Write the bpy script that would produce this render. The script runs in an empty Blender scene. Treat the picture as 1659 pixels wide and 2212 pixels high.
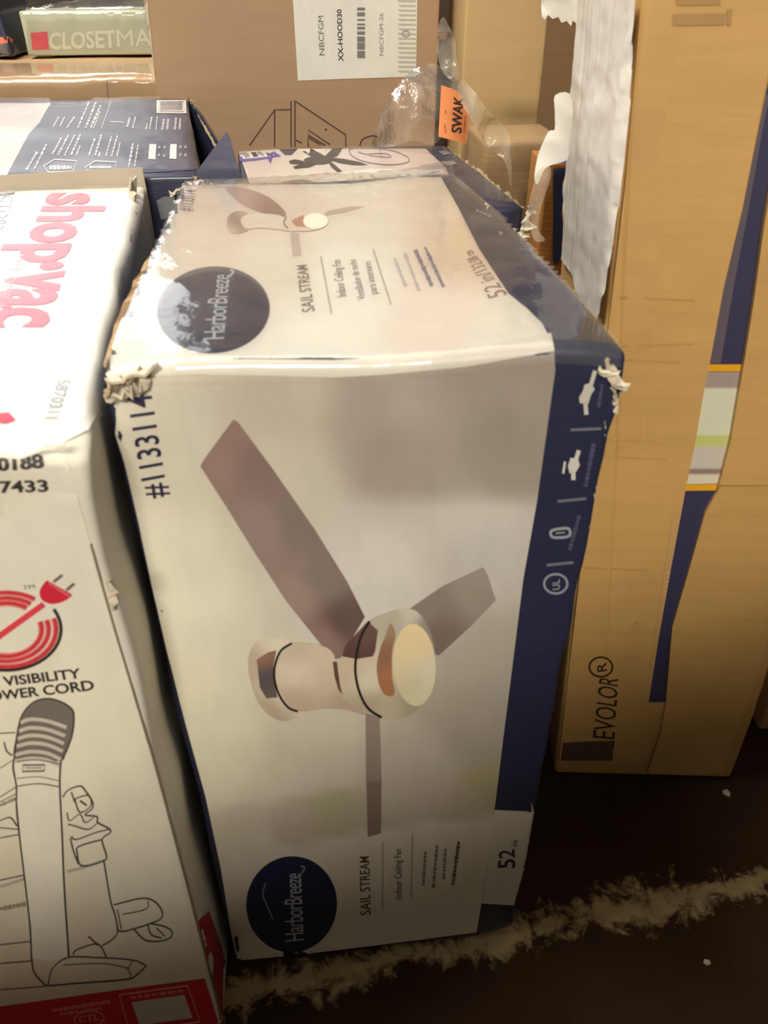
import bpy, bmesh, math, random
from mathutils import Vector, Matrix, noise
from mathutils.bvhtree import BVHTree
from mathutils.geometry import tessellate_polygon

random.seed(7)
SC = bpy.context.scene
COL = SC.collection
V = Vector

# ------------------------------------------------------------------ camera
F, CX, CY, H = 1675.0, 829.5, 1106.0, 1.25          # focal length and centre for a 1659 x 2212 frame, eye height
PITCH, YAW = math.radians(35.5), math.radians(5.7)
FW = V((math.sin(YAW)*math.cos(PITCH), math.cos(YAW)*math.cos(PITCH), -math.sin(PITCH)))
RT = V((math.cos(YAW), -math.sin(YAW), 0))
UP = RT.cross(FW)
EYE = V((0, 0, H))
cam_d = bpy.data.cameras.new('camera')
cam = bpy.data.objects.new('camera', cam_d)
COL.objects.link(cam)
cam_d.sensor_fit = 'VERTICAL'
cam_d.sensor_height = 36.0
cam_d.lens = 36.0*F/2212.0
cam_d.clip_start = 0.02
cam.matrix_world = Matrix.Translation(EYE) @ Matrix((RT, UP, -FW)).transposed().to_4x4()
cam_d.dof.use_dof = True
cam_d.dof.focus_distance = 2.1
cam_d.dof.aperture_fstop = 9.0
SC.camera = cam

# ------------------------------------------------------------------ world, lights, exposure
w = bpy.data.worlds.new('world')
SC.world = w
w.use_nodes = True
w.node_tree.nodes['Background'].inputs[0].default_value = (1.0, 0.95, 0.88, 1)
w.node_tree.nodes['Background'].inputs[1].default_value = 0.10
SC.view_settings.view_transform = 'Standard'
SC.view_settings.look = 'None'
SC.view_settings.exposure = 0.0
SC.view_settings.gamma = 1.0
SC.view_settings.use_curve_mapping = False


def area(name, loc, target, sx, sy, power, colour):
    d = bpy.data.lights.new(name, 'AREA')
    d.shape = 'RECTANGLE'
    d.size, d.size_y = sx, sy
    d.energy = power
    d.color = colour
    o = bpy.data.objects.new(name, d)
    COL.objects.link(o)
    o.location = loc
    o.rotation_euler = (V(target)-V(loc)).to_track_quat('-Z', 'Y').to_euler()
    return o


area('aisle_light_rear', (-0.4, -4.5, 4.4), (0.1, 0.7, 0.6), 1.8, 0.5, 380, (1.0, 0.93, 0.82))
area('loading_door_light', (-3.0, 7.6, 3.8), (-0.3, 0.9, 0.95), 3.4, 2.6, 110, (1.0, 0.98, 0.95))
area('ceiling_light', (-1.6, 1.6, 4.6), (0.2, 1.3, 0.6), 2.4, 1.2, 210, (1.0, 0.96, 0.88))


# ------------------------------------------------------------------ helpers
def lin(c):
    return tuple(((x/255.0)/12.92 if x/255.0 <= 0.04045 else ((x/255.0+0.055)/1.055)**2.4) for x in c)


def ray(px, py):
    return (F*FW + (px-CX)*RT - (py-CY)*UP).normalized()


def at(px, py, axis, val):
    d = ray(px, py)
    return EYE + d*((val-EYE[axis])/d[axis])


def mesh_obj(name, verts, faces, mat, parent=None, smooth=False, cols=None):
    me = bpy.data.meshes.new(name)
    me.from_pydata([tuple(v) for v in verts], [], faces)
    if cols:
        a = me.color_attributes.new('col', 'FLOAT_COLOR', 'POINT')
        for i, c in enumerate(cols):
            a.data[i].color = (c[0], c[1], c[2], 1)
    if smooth:
        me.polygons.foreach_set('use_smooth', [True]*len(me.polygons))
    me.materials.append(mat)
    me.update()
    o = bpy.data.objects.new(name, me)
    COL.objects.link(o)
    if parent is not None:
        o.parent = parent
        if parent.type == 'EMPTY':
            o.matrix_parent_inverse = Matrix.Translation(-V(parent.location))
    return o


def thing(name, label, cat, loc, group=None):
    o = bpy.data.objects.new(name, None)
    COL.objects.link(o)
    o.location = loc
    o.empty_display_size = 0.05
    o['label'] = label
    o['category'] = cat
    if group:
        o['group'] = group
    return o


def setp(o, **k):
    for a, b in k.items():
        o[a] = b
    return o


# ------------------------------------------------------------------ materials
def new_mat(name):
    m = bpy.data.materials.new(name)
    m.use_nodes = True
    return m, m.node_tree.nodes, m.node_tree.links, m.node_tree.nodes['Principled BSDF']


def noise_node(N, L, scale, detail=3, stretch=None, rough=0.6):
    tc = N.new('ShaderNodeTexCoord')
    n = N.new('ShaderNodeTexNoise')
    n.inputs['Scale'].default_value = scale
    n.inputs['Detail'].default_value = detail
    n.inputs['Roughness'].default_value = rough
    if stretch:
        mp = N.new('ShaderNodeMapping')
        mp.inputs['Scale'].default_value = stretch
        L.new(tc.outputs['Object'], mp.inputs[0])
        L.new(mp.outputs[0], n.inputs['Vector'])
    else:
        L.new(tc.outputs['Object'], n.inputs['Vector'])
    return n


def ramp(N, L, src, stops):
    r = N.new('ShaderNodeValToRGB')
    el = r.color_ramp.elements
    while len(el) < len(stops):
        el.new(0.5)
    for e, (p, c) in zip(el, stops):
        e.position = p
        e.color = (*c, 1)
    L.new(src, r.inputs[0])
    return r


def cardboard(name, c, rough=0.75, var=0.86, streak=(1, 1, 26), gloss=0.0, bump=0.25):
    m, N, L, P = new_mat(name)
    c = lin(c)
    d = tuple(x*var for x in c)
    n1 = noise_node(N, L, 5, 4)
    r1 = ramp(N, L, n1.outputs[0], [(0.3, d), (0.7, c)])
    n2 = noise_node(N, L, 5, 3, streak)
    r2 = ramp(N, L, n2.outputs[0], [(0.3, (0.93, 0.93, 0.93)), (0.7, (1, 1, 1))])
    mx = N.new('ShaderNodeMix')
    mx.data_type = 'RGBA'
    mx.blend_type = 'MULTIPLY'
    mx.inputs[0].default_value = 1
    L.new(r1.outputs[0], mx.inputs[6])
    L.new(r2.outputs[0], mx.inputs[7])
    L.new(mx.outputs[2], P.inputs['Base Color'])
    P.inputs['Roughness'].default_value = rough
    P.inputs['Coat Weight'].default_value = gloss
    P.inputs['Coat Roughness'].default_value = 0.12
    b = N.new('ShaderNodeBump')
    b.inputs['Strength'].default_value = bump
    b.inputs['Distance'].default_value = 0.004
    L.new(n2.outputs[0], b.inputs['Height'])
    L.new(b.outputs[0], P.inputs['Normal'])
    return m


def print_mat(name, rough, coat=0.0, coat_rough=0.1, wear=0.06, bump=0.0, bscale=9):
    m, N, L, P = new_mat(name)
    a = N.new('ShaderNodeAttribute')
    a.attribute_name = 'col'
    n = noise_node(N, L, 38, 4, (1, 1, 0.35))
    r = ramp(N, L, n.outputs[0], [(0.3, (1-wear,)*3), (0.65, (1, 1, 1))])
    mx = N.new('ShaderNodeMix')
    mx.data_type = 'RGBA'
    mx.blend_type = 'MULTIPLY'
    mx.inputs[0].default_value = 1
    L.new(a.outputs['Color'], mx.inputs[6])
    L.new(r.outputs[0], mx.inputs[7])
    L.new(mx.outputs[2], P.inputs['Base Color'])
    P.inputs['Roughness'].default_value = rough
    P.inputs['Coat Weight'].default_value = coat
    P.inputs['Coat Roughness'].default_value = coat_rough
    if bump:
        n2 = noise_node(N, L, bscale, 3)
        b = N.new('ShaderNodeBump')
        b.inputs['Strength'].default_value = bump
        b.inputs['Distance'].default_value = 0.02
        L.new(n2.outputs[0], b.inputs['Height'])
        L.new(b.outputs[0], P.inputs['Normal'])
        L.new(b.outputs[0], P.inputs['Coat Normal'])
    return m


def film_mat(name, haze, tint=(235, 230, 222), rough=0.12, scale=22, bump=0.8, stretch=(1, 1, 1), lo=0.45, hi=0.75, k=1.0):
    m = bpy.data.materials.new(name)
    m.use_nodes = True
    N, L = m.node_tree.nodes, m.node_tree.links
    N.clear()
    out = N.new('ShaderNodeOutputMaterial')
    tr = N.new('ShaderNodeBsdfTransparent')
    gl = N.new('ShaderNodeBsdfGlossy')
    gl.inputs['Roughness'].default_value = rough
    gl.inputs['Color'].default_value = (0.95, 0.95, 0.95, 1)
    df = N.new('ShaderNodeBsdfDiffuse')
    df.inputs['Color'].default_value = (*lin(tint), 1)
    n = noise_node(N, L, scale, 5, stretch)
    bp = N.new('ShaderNodeBump')
    bp.inputs['Strength'].default_value = bump
    bp.inputs['Distance'].default_value = 0.012
    L.new(n.outputs[0], bp.inputs['Height'])
    L.new(bp.outputs[0], gl.inputs['Normal'])
    fr = N.new('ShaderNodeFresnel')
    fr.inputs[0].default_value = 1.5
    L.new(bp.outputs[0], fr.inputs['Normal'])
    mk = N.new('ShaderNodeMath')
    mk.operation = 'MULTIPLY'
    mk.inputs[1].default_value = k
    mk.use_clamp = True
    L.new(fr.outputs[0], mk.inputs[0])
    r = ramp(N, L, n.outputs[0], [(lo, (haze*0.25,)*3), (hi, (haze,)*3)])
    m1 = N.new('ShaderNodeMixShader')
    L.new(r.outputs[0], m1.inputs[0])
    L.new(tr.outputs[0], m1.inputs[1])
    L.new(df.outputs[0], m1.inputs[2])
    m2 = N.new('ShaderNodeMixShader')
    L.new(mk.outputs[0], m2.inputs[0])
    L.new(m1.outputs[0], m2.inputs[1])
    L.new(gl.outputs[0], m2.inputs[2])
    L.new(m2.outputs[0], out.inputs[0])
    return m


M_NAVY = cardboard('navy_printed_board', (38, 42, 68), 0.5, 0.85, (1, 1, 20), 0.35, 0.1)
M_KRAFT = cardboard('kraft_board', (190, 156, 114), 0.7, 0.92, (1, 1, 9), 0.0, 0.08)
M_KRAFT_RED = cardboard('kraft_board_reddish', (174, 141, 108), 0.75, 0.95, (1, 1, 7), 0.0, 0.06)
M_KRAFT_GOLD = cardboard('kraft_board_golden', (206, 162, 98), 0.55, 0.88, (1, 1, 9), 0.12, 0.10)
M_WHITE = cardboard('white_coated_board', (226, 220, 202), 0.5, 0.94, (22, 22, 1), 0.0, 0.12)
M_GREEN = cardboard('green_printed_board', (184, 186, 158), 0.5, 0.94, (1, 1, 10), 0.3, 0.1)
M_TORN = cardboard('torn_board_edge', (226, 214, 188), 0.9, 0.78, (30, 30, 60), 0, 0.5)
M_FLUTE = cardboard('raw_corrugated_core', (182, 158, 118), 0.9, 0.6, (60, 60, 20), 0, 0.8)
P_MATTE = print_mat('printed_ink_matte', 0.55, 0.0, 0.1, 0.07)
P_GLOSS = print_mat('printed_ink_glossy', 0.45, 0.6, 0.12, 0.04, 0.06, 14)
P_TOP = print_mat('printed_ink_film_covered', 0.45, 0.6, 0.08, 0.03, 0.10, 8)
P_SV = print_mat('white_print_under_film', 0.45, 0.35, 0.25, 0.03, 0.06, 7)
P_NAVY = print_mat('navy_print_under_film', 0.5, 0.12, 0.2, 0.03, 0.05, 8)
M_ORANGE = print_mat('orange_sticker', 0.6)
FILM = film_mat('clear_stretch_film', 0.07, (235, 230, 222), 0.1, 7, 0.22, (1, 1, 1), 0.4, 0.75, 0.8)
FILM_V = film_mat('thin_stretch_film', 0.05, (235, 230, 222), 0.25, 6, 0.12, (1, 1, 1), 0.4, 0.75, 0.3)
FILM_C = film_mat('crumpled_clear_film', 0.34, (226, 214, 196), 0.16, 16, 0.7, (1, 1, 0.5), 0.5, 0.8, 0.45)
FILM_S = film_mat('folded_clear_film', 0.6, (224, 212, 192), 0.16, 16, 0.7, (1, 1, 0.5), 0.4, 0.75, 0.45)
FILM_M = film_mat('milky_layered_film', 1.0, (232, 224, 212), 0.2, 10, 0.4, (1.5, 1.5, 0.18), 0.1, 0.45, 0.8)
FILM_W = film_mat('white_torn_film', 1.0, (240, 235, 224), 0.3, 20, 0.15, (1, 1, 0.3), 0.0, 0.2, 0.15)
FILM_T = film_mat('clear_packing_tape', 0.10, (226, 196, 150), 0.1, 18, 0.3, (1, 1, 0.4), 0.4, 0.7, 0.5)


# ------------------------------------------------------------------ carton body: rounded, dented hexahedron
class Surf:
    """a carton body and a ray-caster on it, so that print can be laid on the dented board"""

    def __init__(self, obj, verts, faces):
        self.o = obj
        self.bvh = BVHTree.FromPolygons([tuple(v) for v in verts], faces)

    def hit(self, px, py, off, tol=0.03):
        d = ray(px, py)
        p, n, i, t = self.bvh.ray_cast(EYE, d)
        if p is None:
            q = EYE + d*self.mean
            p, n, i, t = self.bvh.find_nearest(q)
            t = (p-EYE).dot(d)
            if (EYE+d*t-p).length > tol:      # off the board altogether
                return None, None
        else:
            self.mean = t
        if n.dot(d) > 0:
            n = -n
        return p + n*off, n

    mean = 1.5


def carton(corners, r, mat, parent, name='carton_body', step=0.03, dent=0.0015, seed=0.0, deform=None, mesh_name=None):
    """corners: front-left, front-right, back-right, back-left of the base, then of the top"""
    c = [V(p) for p in corners]
    Lx = (c[1]-c[0]).length
    Ly = (c[3]-c[0]).length
    Lz = (c[4]-c[0]).length

    def ticks(Lg):
        n = max(2, int((Lg-2*r)/step))
        return [0, r*0.25, r*0.6] + [r+(Lg-2*r)*i/n for i in range(n+1)] + [Lg-r*0.6, Lg-r*0.25, Lg]
    T = [ticks(Lx), ticks(Ly), ticks(Lz)]
    LL = (Lx, Ly, Lz)
    idx = {}
    verts, faces = [], []

    def vert(key):
        if key in idx:
            return idx[key]
        q = [T[k][key[k]] for k in range(3)]
        inn = [min(max(q[k], r), LL[k]-r) for k in range(3)]
        d = V([q[k]-inn[k] for k in range(3)])
        if d.length > 1e-9:
            d = d.normalized()*r
        s, t, u = [(inn[k]+d[k])/LL[k] for k in range(3)]
        bot = c[0].lerp(c[1], s).lerp(c[3].lerp(c[2], s), t)
        top = c[4].lerp(c[5], s).lerp(c[7].lerp(c[6], s), t)
        p = bot.lerp(top, u)
        cen = V((s-0.5, t-0.5, u-0.5))
        if u > 0.01:
            p = p + noise.noise_vector(p*6+V((seed, seed*2, 0)))*dent*2 + noise.noise_vector(p*22+V((seed, 0, 3)))*dent*0.5
        if deform:
            p = deform(p, s, t, u)
        idx[key] = len(verts)
        verts.append(p)
        return idx[key]
    for ax in range(3):
        a, b = [(1, 2), (2, 0), (0, 1)][ax]
        for side in (0, len(T[ax])-1):
            for i in range(len(T[a])-1):
                for j in range(len(T[b])-1):
                    ks = []
                    for (di, dj) in ((0, 0), (1, 0), (1, 1), (0, 1)):
                        k = [0, 0, 0]
                        k[ax] = side
                        k[a] = i+di
                        k[b] = j+dj
                        ks.append(vert(tuple(k)))
                    if side == 0:
                        ks.reverse()
                    faces.append(ks)
    o = mesh_obj(name, verts, faces, mat, parent, smooth=True)
    return Surf(o, verts, faces)


# ------------------------------------------------------------------ print on a carton
def tess(poly):
    t = tessellate_polygon([[V((p[0], p[1], 0)) for p in poly]])
    return [list(x) for x in t]


def bm_from(polys):
    bm = bmesh.new()
    for poly in polys:
        pts = []
        for p in poly:                       # drop doubled points
            if not pts or abs(p[0]-pts[-1][0])+abs(p[1]-pts[-1][1]) > 0.05:
                pts.append((p[0], p[1]))
        if abs(pts[0][0]-pts[-1][0])+abs(pts[0][1]-pts[-1][1]) < 0.05:
            pts.pop()
        if len(pts) < 3:
            continue
        ar = sum(pts[i-1][0]*pts[i][1]-pts[i][0]*pts[i-1][1] for i in range(len(pts)))
        if ar < 0:
            pts.reverse()
        bm.faces.new([bm.verts.new((p[0], p[1], 0)) for p in pts])
    return bm


def cut_grid(bm, grid):
    if not bm.verts:
        return
    for ax in (0, 1):
        lo = min(v.co[ax] for v in bm.verts)
        hi = max(v.co[ax] for v in bm.verts)
        k = math.floor(lo/grid)+1
        while k*grid < hi:
            p = V((0, 0, 0))
            p[ax] = k*grid
            nrm = V((0, 0, 0))
            nrm[ax] = 1
            bmesh.ops.bisect_plane(bm, geom=bm.verts[:]+bm.edges[:]+bm.faces[:], dist=0.0005, plane_co=p, plane_no=nrm)
            k += 1


TINY = {'small_print', 'line_drawing', 'label_barcode', 'barcode_bars', 'house_icon', 'worn_edge_patch', 'diagram_print', 'tag_small_print',
        'ribbed_tape', 'feature_icon', 'checkbox_print', 'label_print', 'brand_flourish', 'frame_print', 'registered_mark'}        # too small to pick apart


def lay(surf, bm, name, mat, parent, off, colour, grid=16, wrinkle=0.0, wscale=14, smooth=True, tol=0.03):
    """lay a flat outline (traced in photograph pixels) on the surface of a carton"""
    if grid:
        cut_grid(bm, grid)
    bmesh.ops.triangulate(bm, faces=bm.faces[:])
    bmesh.ops.remove_doubles(bm, verts=bm.verts[:], dist=0.02)
    bm.verts.index_update()
    verts, cols, lost = [], [], set()
    for v in bm.verts:
        p, n = surf.hit(v.co.x, v.co.y, off, tol)
        if p is None:
            lost.add(v.index)
            p, n = V((0, 0, 0)), V((0, 0, 1))
        if wrinkle:
            p = p + n*(wrinkle*abs(noise.noise(p*wscale))+wrinkle*0.6*abs(noise.noise(p*wscale*3)))
        verts.append(p)
        if colour is None:
            cols.append((1, 1, 1))
        elif callable(colour):
            cols.append(lin(colour(v.co.x, v.co.y)))
        else:
            cols.append(lin(colour))
    faces = [[v.index for v in f.verts] for f in bm.faces if not any(v.index in lost for v in f.verts)]
    for f in faces:                      # face the eye side of the board
        n = (verts[f[1]]-verts[f[0]]).cross(verts[f[2]]-verts[f[0]])
        if n.dot(verts[f[0]]-EYE) > 0:
            f.reverse()
    bm.free()
    if lost:                             # leave nothing behind of the parts that fell off the board
        used = sorted({i for f in faces for i in f})
        new = {i: k for k, i in enumerate(used)}
        verts, cols = [verts[i] for i in used], [cols[i] for i in used]
        faces = [[new[i] for i in f] for f in faces]
    o = mesh_obj(name, verts, faces, mat, parent, smooth, cols)
    if name in TINY:
        o['kind'] = 'stuff'
    return o


def poly(surf, pts, name, parent, colour, off=0.0010, mat=None, grid=16, **k):
    return lay(surf, bm_from([pts]), name, mat or P_MATTE, parent, off, colour, grid, **k)


def polys(surf, lst, name, parent, colour, off=0.0010, mat=None, grid=16, **k):
    return lay(surf, bm_from(lst), name, mat or P_MATTE, parent, off, colour, grid, **k)


def stroke(pts, wd, closed=False):
    """quads of a drawn line through pts"""
    P = [V((p[0], p[1])) for p in pts]
    n = len(P)
    L_, R_ = [], []
    for i in range(n):
        a = P[i-1] if (i > 0 or closed) else P[i]
        b = P[(i+1) % n] if (i < n-1 or closed) else P[i]
        d = (b-a)
        d = d.normalized() if d.length > 1e-6 else V((1, 0))
        q = V((-d.y, d.x))*wd*0.5
        L_.append(P[i]+q)
        R_.append(P[i]-q)
    out = []
    m = n if closed else n-1
    for i in range(m):
        j = (i+1) % n
        out.append([L_[i], L_[j], R_[j], R_[i]])
    return out


def spline(pts, k=5, closed=False):
    P = [V((p[0], p[1])) for p in pts]
    n = len(P)
    out = []
    rng = range(n if closed else n-1)
    for i in rng:
        p0 = P[(i-1) % n] if (closed or i > 0) else P[i]
        p1, p2 = P[i], P[(i+1) % n]
        p3 = P[(i+2) % n] if (closed or i+2 < n) else p2
        for s in range(k):
            t = s/k
            out.append(0.5*((2*p1)+(p2-p0)*t+(2*p0-5*p1+4*p2-p3)*t*t+(3*p1-p0-3*p2+p3)*t*t*t))
    if not closed:
        out.append(P[-1])
    return out


def ell(cx, cy, rx, ry, n=40, rot=0.0, a0=0.0, a1=360.0):
    out = []
    full = abs(a1-a0) >= 360
    for i in range(n if full else n+1):
        a = math.radians(a0+(a1-a0)*i/n)
        x, y = rx*math.cos(a), ry*math.sin(a)
        out.append((cx+x*math.cos(rot)-y*math.sin(rot), cy+x*math.sin(rot)+y*math.cos(rot)))
    return out


def homog(q):
    """unit square (0,0)(1,0)(1,1)(0,1) to four pixel corners"""
    (x0, y0), (x1, y1), (x2, y2), (x3, y3) = q
    dx1, dx2, sx = x1-x2, x3-x2, x0-x1+x2-x3
    dy1, dy2, sy = y1-y2, y3-y2, y0-y1+y2-y3
    det = dx1*dy2-dx2*dy1
    g = (sx*dy2-dx2*sy)/det
    h = (dx1*sy-sx*dy1)/det
    a, b, c = x1-x0+g*x1, x3-x0+h*x3, x0
    d, e, f = y1-y0+g*y1, y3-y0+h*y3, y0
    return lambda u, v: ((a*u+b*v+c)/(g*u+h*v+1), (d*u+e*v+f)/(g*u+h*v+1))


def text_bm(s, quad, bold=0.0, ref=None, shear=0.0, space=1.0, res=3):
    """lettering fitted to a pixel quad: baseline start, baseline end, top end, top start"""
    cu = bpy.data.curves.new('lettering', 'FONT')
    cu.body = s
    cu.size = 1
    cu.resolution_u = res
    cu.offset = bold
    cu.shear = shear
    cu.space_character = space
    o = bpy.data.objects.new('lettering', cu)
    COL.objects.link(o)
    dg = bpy.context.evaluated_depsgraph_get()
    me = bpy.data.meshes.new_from_object(o.evaluated_get(dg))
    xs = [v.co.x for v in me.vertices]
    top = 0.70+bold if ref is None else ref
    x0, x1 = min(xs), max(xs)
    h = homog(quad)
    bm = bmesh.new()
    bm.from_mesh(me)
    for v in bm.verts:
        x, y = h((v.co.x-x0)/(x1-x0), v.co.y/top)
        v.co = (x, y, 0)
    bpy.data.objects.remove(o)
    bpy.data.curves.remove(cu)
    bpy.data.meshes.remove(me)
    return bm


def text(surf, s, quad, name, parent, colour, off=0.0014, mat=None, grid=0, **k):
    return lay(surf, text_bm(s, quad, **k), name, mat or P_MATTE, parent, off, colour, grid, smooth=False)


def scribble(a, b, wd, n=14, gap=0.25, seed=1):
    """a printed line of lettering too small to read: short uneven dashes"""
    rnd = random.Random(seed)
    A, B = V(a), V(b)
    out = []
    t = 0.0
    while t < 0.98:
        l = (0.6+0.8*rnd.random())/n
        e = min(1.0, t+l)
        out += stroke([A.lerp(B, t), A.lerp(B, e)], wd*(0.7+0.5*rnd.random()))
        t = e+gap/n
    return out


def idw(ctrl, p=2.0):
    def fn(x, y):
        W, acc = 0.0, [0, 0, 0]
        for (cx, cy, c) in ctrl:
            d = ((x-cx)**2+(y-cy)**2+400)
            k = 1.0/d**p
            W += k
            for i in range(3):
                acc[i] += c[i]*k
        return [a/W for a in acc]
    return fn


def slab(pts, thick, name, parent, mat, normal=None, wr=0.0):
    """a plate with thickness from an outline of world points"""
    P = [V(p) for p in pts]
    n = normal.normalized() if normal else (P[1]-P[0]).cross(P[2]-P[0]).normalized()
    if n.dot(EYE-P[0]) < 0:
        n = -n
    k = len(P)
    verts = P+[p-n*thick for p in P]
    c2 = sum(P, V((0, 0, 0)))/k
    ex = (P[1]-P[0]).normalized()
    ey = n.cross(ex)
    tr = tess([((p-c2).dot(ex), (p-c2).dot(ey)) for p in P])
    faces = []
    for t in tr:
        m = (P[t[1]]-P[t[0]]).cross(P[t[2]]-P[t[0]])
        t = t if m.dot(n) > 0 else t[::-1]
        faces.append(t)
        faces.append([i+k for i in t[::-1]])
    for i in range(k):
        j = (i+1) % k
        faces.append([i, j, j+k, i+k])
    o = mesh_obj(name, verts, faces, mat, parent)
    bm = bmesh.new()
    bm.from_mesh(o.data)
    bmesh.ops.recalc_face_normals(bm, faces=bm.faces[:])
    bm.to_mesh(o.data)
    bm.free()
    return o


def rag(base, nrm, along, length, height, thick, name, parent, mat, seed, n=16, jag=0.5):
    """a torn, jagged strip of board standing off an edge"""
    rnd = random.Random(seed)
    verts, faces = [], []
    base, nrm, along = V(base), V(nrm).normalized(), V(along).normalized()
    side = nrm.cross(along)
    for i in range(n+1):
        t = i/n
        h = height*(1-jag+jag*2*rnd.random())*(0.35+0.65*math.sin(math.pi*min(1, max(0, t))))
        b = base+along*length*t+side*(rnd.random()-0.5)*thick
        tip = b+nrm*h+side*(rnd.random()-0.5)*thick*2.5
        verts += [b-side*thick*0.5, b+side*thick*0.5, tip+side*thick*0.3, tip-side*thick*0.3]
    for i in range(n):
        a = i*4
        for q in range(4):
            faces.append([a+q, a+(q+1) % 4, a+4+(q+1) % 4, a+4+q])
    faces.append([0, 3, 2, 1])
    faces.append([n*4, n*4+1, n*4+2, n*4+3])
    return mesh_obj(name, verts, faces, mat, parent)


def box8(x0, x1, y0, y1, z0, z1):
    return [(x0, y0, z0), (x1, y0, z0), (x1, y1, z0), (x0, y1, z0),
            (x0, y0, z1), (x1, y0, z1), (x1, y1, z1), (x0, y1, z1)]


# ------------------------------------------------------------------ setting: floor, back wall and added shade blocker
def build_floor():
    m, N, L, P = new_mat('dirty_dark_concrete_with_worn_line')
    tc = N.new('ShaderNodeTexCoord')
    mp = N.new('ShaderNodeMapping')
    ang = math.atan2(LB.y-LA.y, LB.x-LA.x)
    mp.vector_type = 'TEXTURE'
    mp.inputs['Location'].default_value = (LA.x, LA.y, 0)
    mp.inputs['Rotation'].default_value = (0, 0, ang)
    L.new(tc.outputs['Object'], mp.inputs[0])
    sp = N.new('ShaderNodeSeparateXYZ')
    L.new(mp.outputs[0], sp.inputs[0])
    n = N.new('ShaderNodeTexNoise')
    n.inputs['Scale'].default_value = 30
    n.inputs['Detail'].default_value = 7
    n.inputs['Roughness'].default_value = 0.72
    n.inputs['Distortion'].default_value = 0.6
    L.new(mp.outputs[0], n.inputs['Vector'])
    n_big = noise_node(N, L, 7, 3)
    ab = N.new('ShaderNodeMath')
    ab.operation = 'ABSOLUTE'
    L.new(sp.outputs[1], ab.inputs[0])
    # painted line: fades out over its half width, broken by wear
    mr = N.new('ShaderNodeMapRange')
    mr.inputs[1].default_value = 0.0
    mr.inputs[2].default_value = 0.080
    mr.inputs[3].default_value = 0.52
    mr.inputs[4].default_value = 0.0
    L.new(ab.outputs[0], mr.inputs[0])
    ad = N.new('ShaderNodeMath')
    ad.operation = 'ADD'
    L.new(mr.outputs[0], ad.inputs[0])
    L.new(n.outputs[0], ad.inputs[1])
    ad2 = N.new('ShaderNodeMath')
    ad2.operation = 'MULTIPLY_ADD'
    ad2.inputs[1].default_value = 0.7
    L.new(n_big.outputs[0], ad2.inputs[0])
    L.new(ad.outputs[0], ad2.inputs[2])
    r = ramp(N, L, ad2.outputs[0], [(0.5, (0, 0, 0)), (0.62, (1, 1, 1))])
    for e, q in zip(r.color_ramp.elements, (1.20/2, 1.36/2)):
        e.position = q
    hf = N.new('ShaderNodeMath')
    hf.operation = 'MULTIPLY'
    hf.inputs[1].default_value = 0.5
    L.new(ad2.outputs[0], hf.inputs[0])
    L.new(hf.outputs[0], r.inputs[0])
    n3 = noise_node(N, L, 9, 5)
    base = ramp(N, L, n3.outputs[0], [(0.3, lin((50, 35, 20))), (0.7, lin((66, 47, 30)))])
    paint = ramp(N, L, n3.outputs[0], [(0.3, lin((150, 128, 86))), (0.7, lin((196, 176, 130)))])
    mx = N.new('ShaderNodeMix')
    mx.data_type = 'RGBA'
    L.new(r.outputs[0], mx.inputs[0])
    L.new(base.outputs[0], mx.inputs[6])
    L.new(paint.outputs[0], mx.inputs[7])
    L.new(mx.outputs[2], P.inputs['Base Color'])
    P.inputs['Roughness'].default_value = 0.8
    P.inputs['Specular IOR Level'].default_value = 0.15
    b = N.new('ShaderNodeBump')
    b.inputs['Strength'].default_value = 0.2
    b.inputs['Distance'].default_value = 0.004
    L.new(n.outputs[0], b.inputs['Height'])
    L.new(b.outputs[0], P.inputs['Normal'])
    v = [(-5, -6, 0), (5, -6, 0), (5, 10, 0), (-5, 10, 0), (-5, -6, -0.1), (5, -6, -0.1), (5, 10, -0.1), (-5, 10, -0.1)]
    o = mesh_obj('floor', v, [[0, 1, 2, 3], [7, 6, 5, 4], [0, 4, 5, 1], [1, 5, 6, 2], [2, 6, 7, 3], [3, 7, 4, 0]], m)
    o['kind'] = 'structure'


LA, LB = at(946, 2054, 2, 0), at(1640, 1902, 2, 0)
build_floor()

m_wall, _N, _L, _P = new_mat('painted_block_wall')
_n = noise_node(_N, _L, 6, 4)
_r = ramp(_N, _L, _n.outputs[0], [(0.3, lin((120, 110, 98))), (0.7, lin((138, 128, 114)))])
_L.new(_r.outputs[0], _P.inputs['Base Color'])
_P.inputs['Roughness'].default_value = 0.85


def wall(name, x0, x1, y0, y1, z1):
    c = box8(x0, x1, y0, y1, 0, z1)
    o = mesh_obj(name, c, [[0, 1, 5, 4], [1, 2, 6, 5], [2, 3, 7, 6], [3, 0, 4, 7], [4, 5, 6, 7], [3, 2, 1, 0]], m_wall)
    o['kind'] = 'structure'
    return o


wall('wall_back', -5, 5, 9.6, 9.8, 5)


def shade_blocker():
    """unseen blocker added behind the camera; its sloping top keeps light off the lower part of the stack"""
    pr = [(-3.2, 1.52), (-0.35, 1.66), (0.0, 1.80), (0.5, 1.93), (3.2, 2.3)]  # added blocker's top profile, shaped to shade the lower boxes
    verts, faces = [], []
    for (x, z) in pr:
        verts += [(x, -1.3, 0), (x, -1.1, 0), (x, -1.1, z), (x, -1.3, z)]
    for i in range(len(pr)-1):
        a = i*4
        for q in range(4):
            faces.append([a+q, a+(q+1) % 4, a+4+(q+1) % 4, a+4+q])
    a = 4*(len(pr)-1)
    faces += [[3, 2, 1, 0], [a, a+1, a+2, a+3]]
    o = mesh_obj('shade_blocker', verts, faces, m_wall)
    o['kind'] = 'structure'


shade_blocker()

# ------------------------------------------------------------------ ceiling fan carton, standing on end in the middle
Y0 = 0.585


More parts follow.
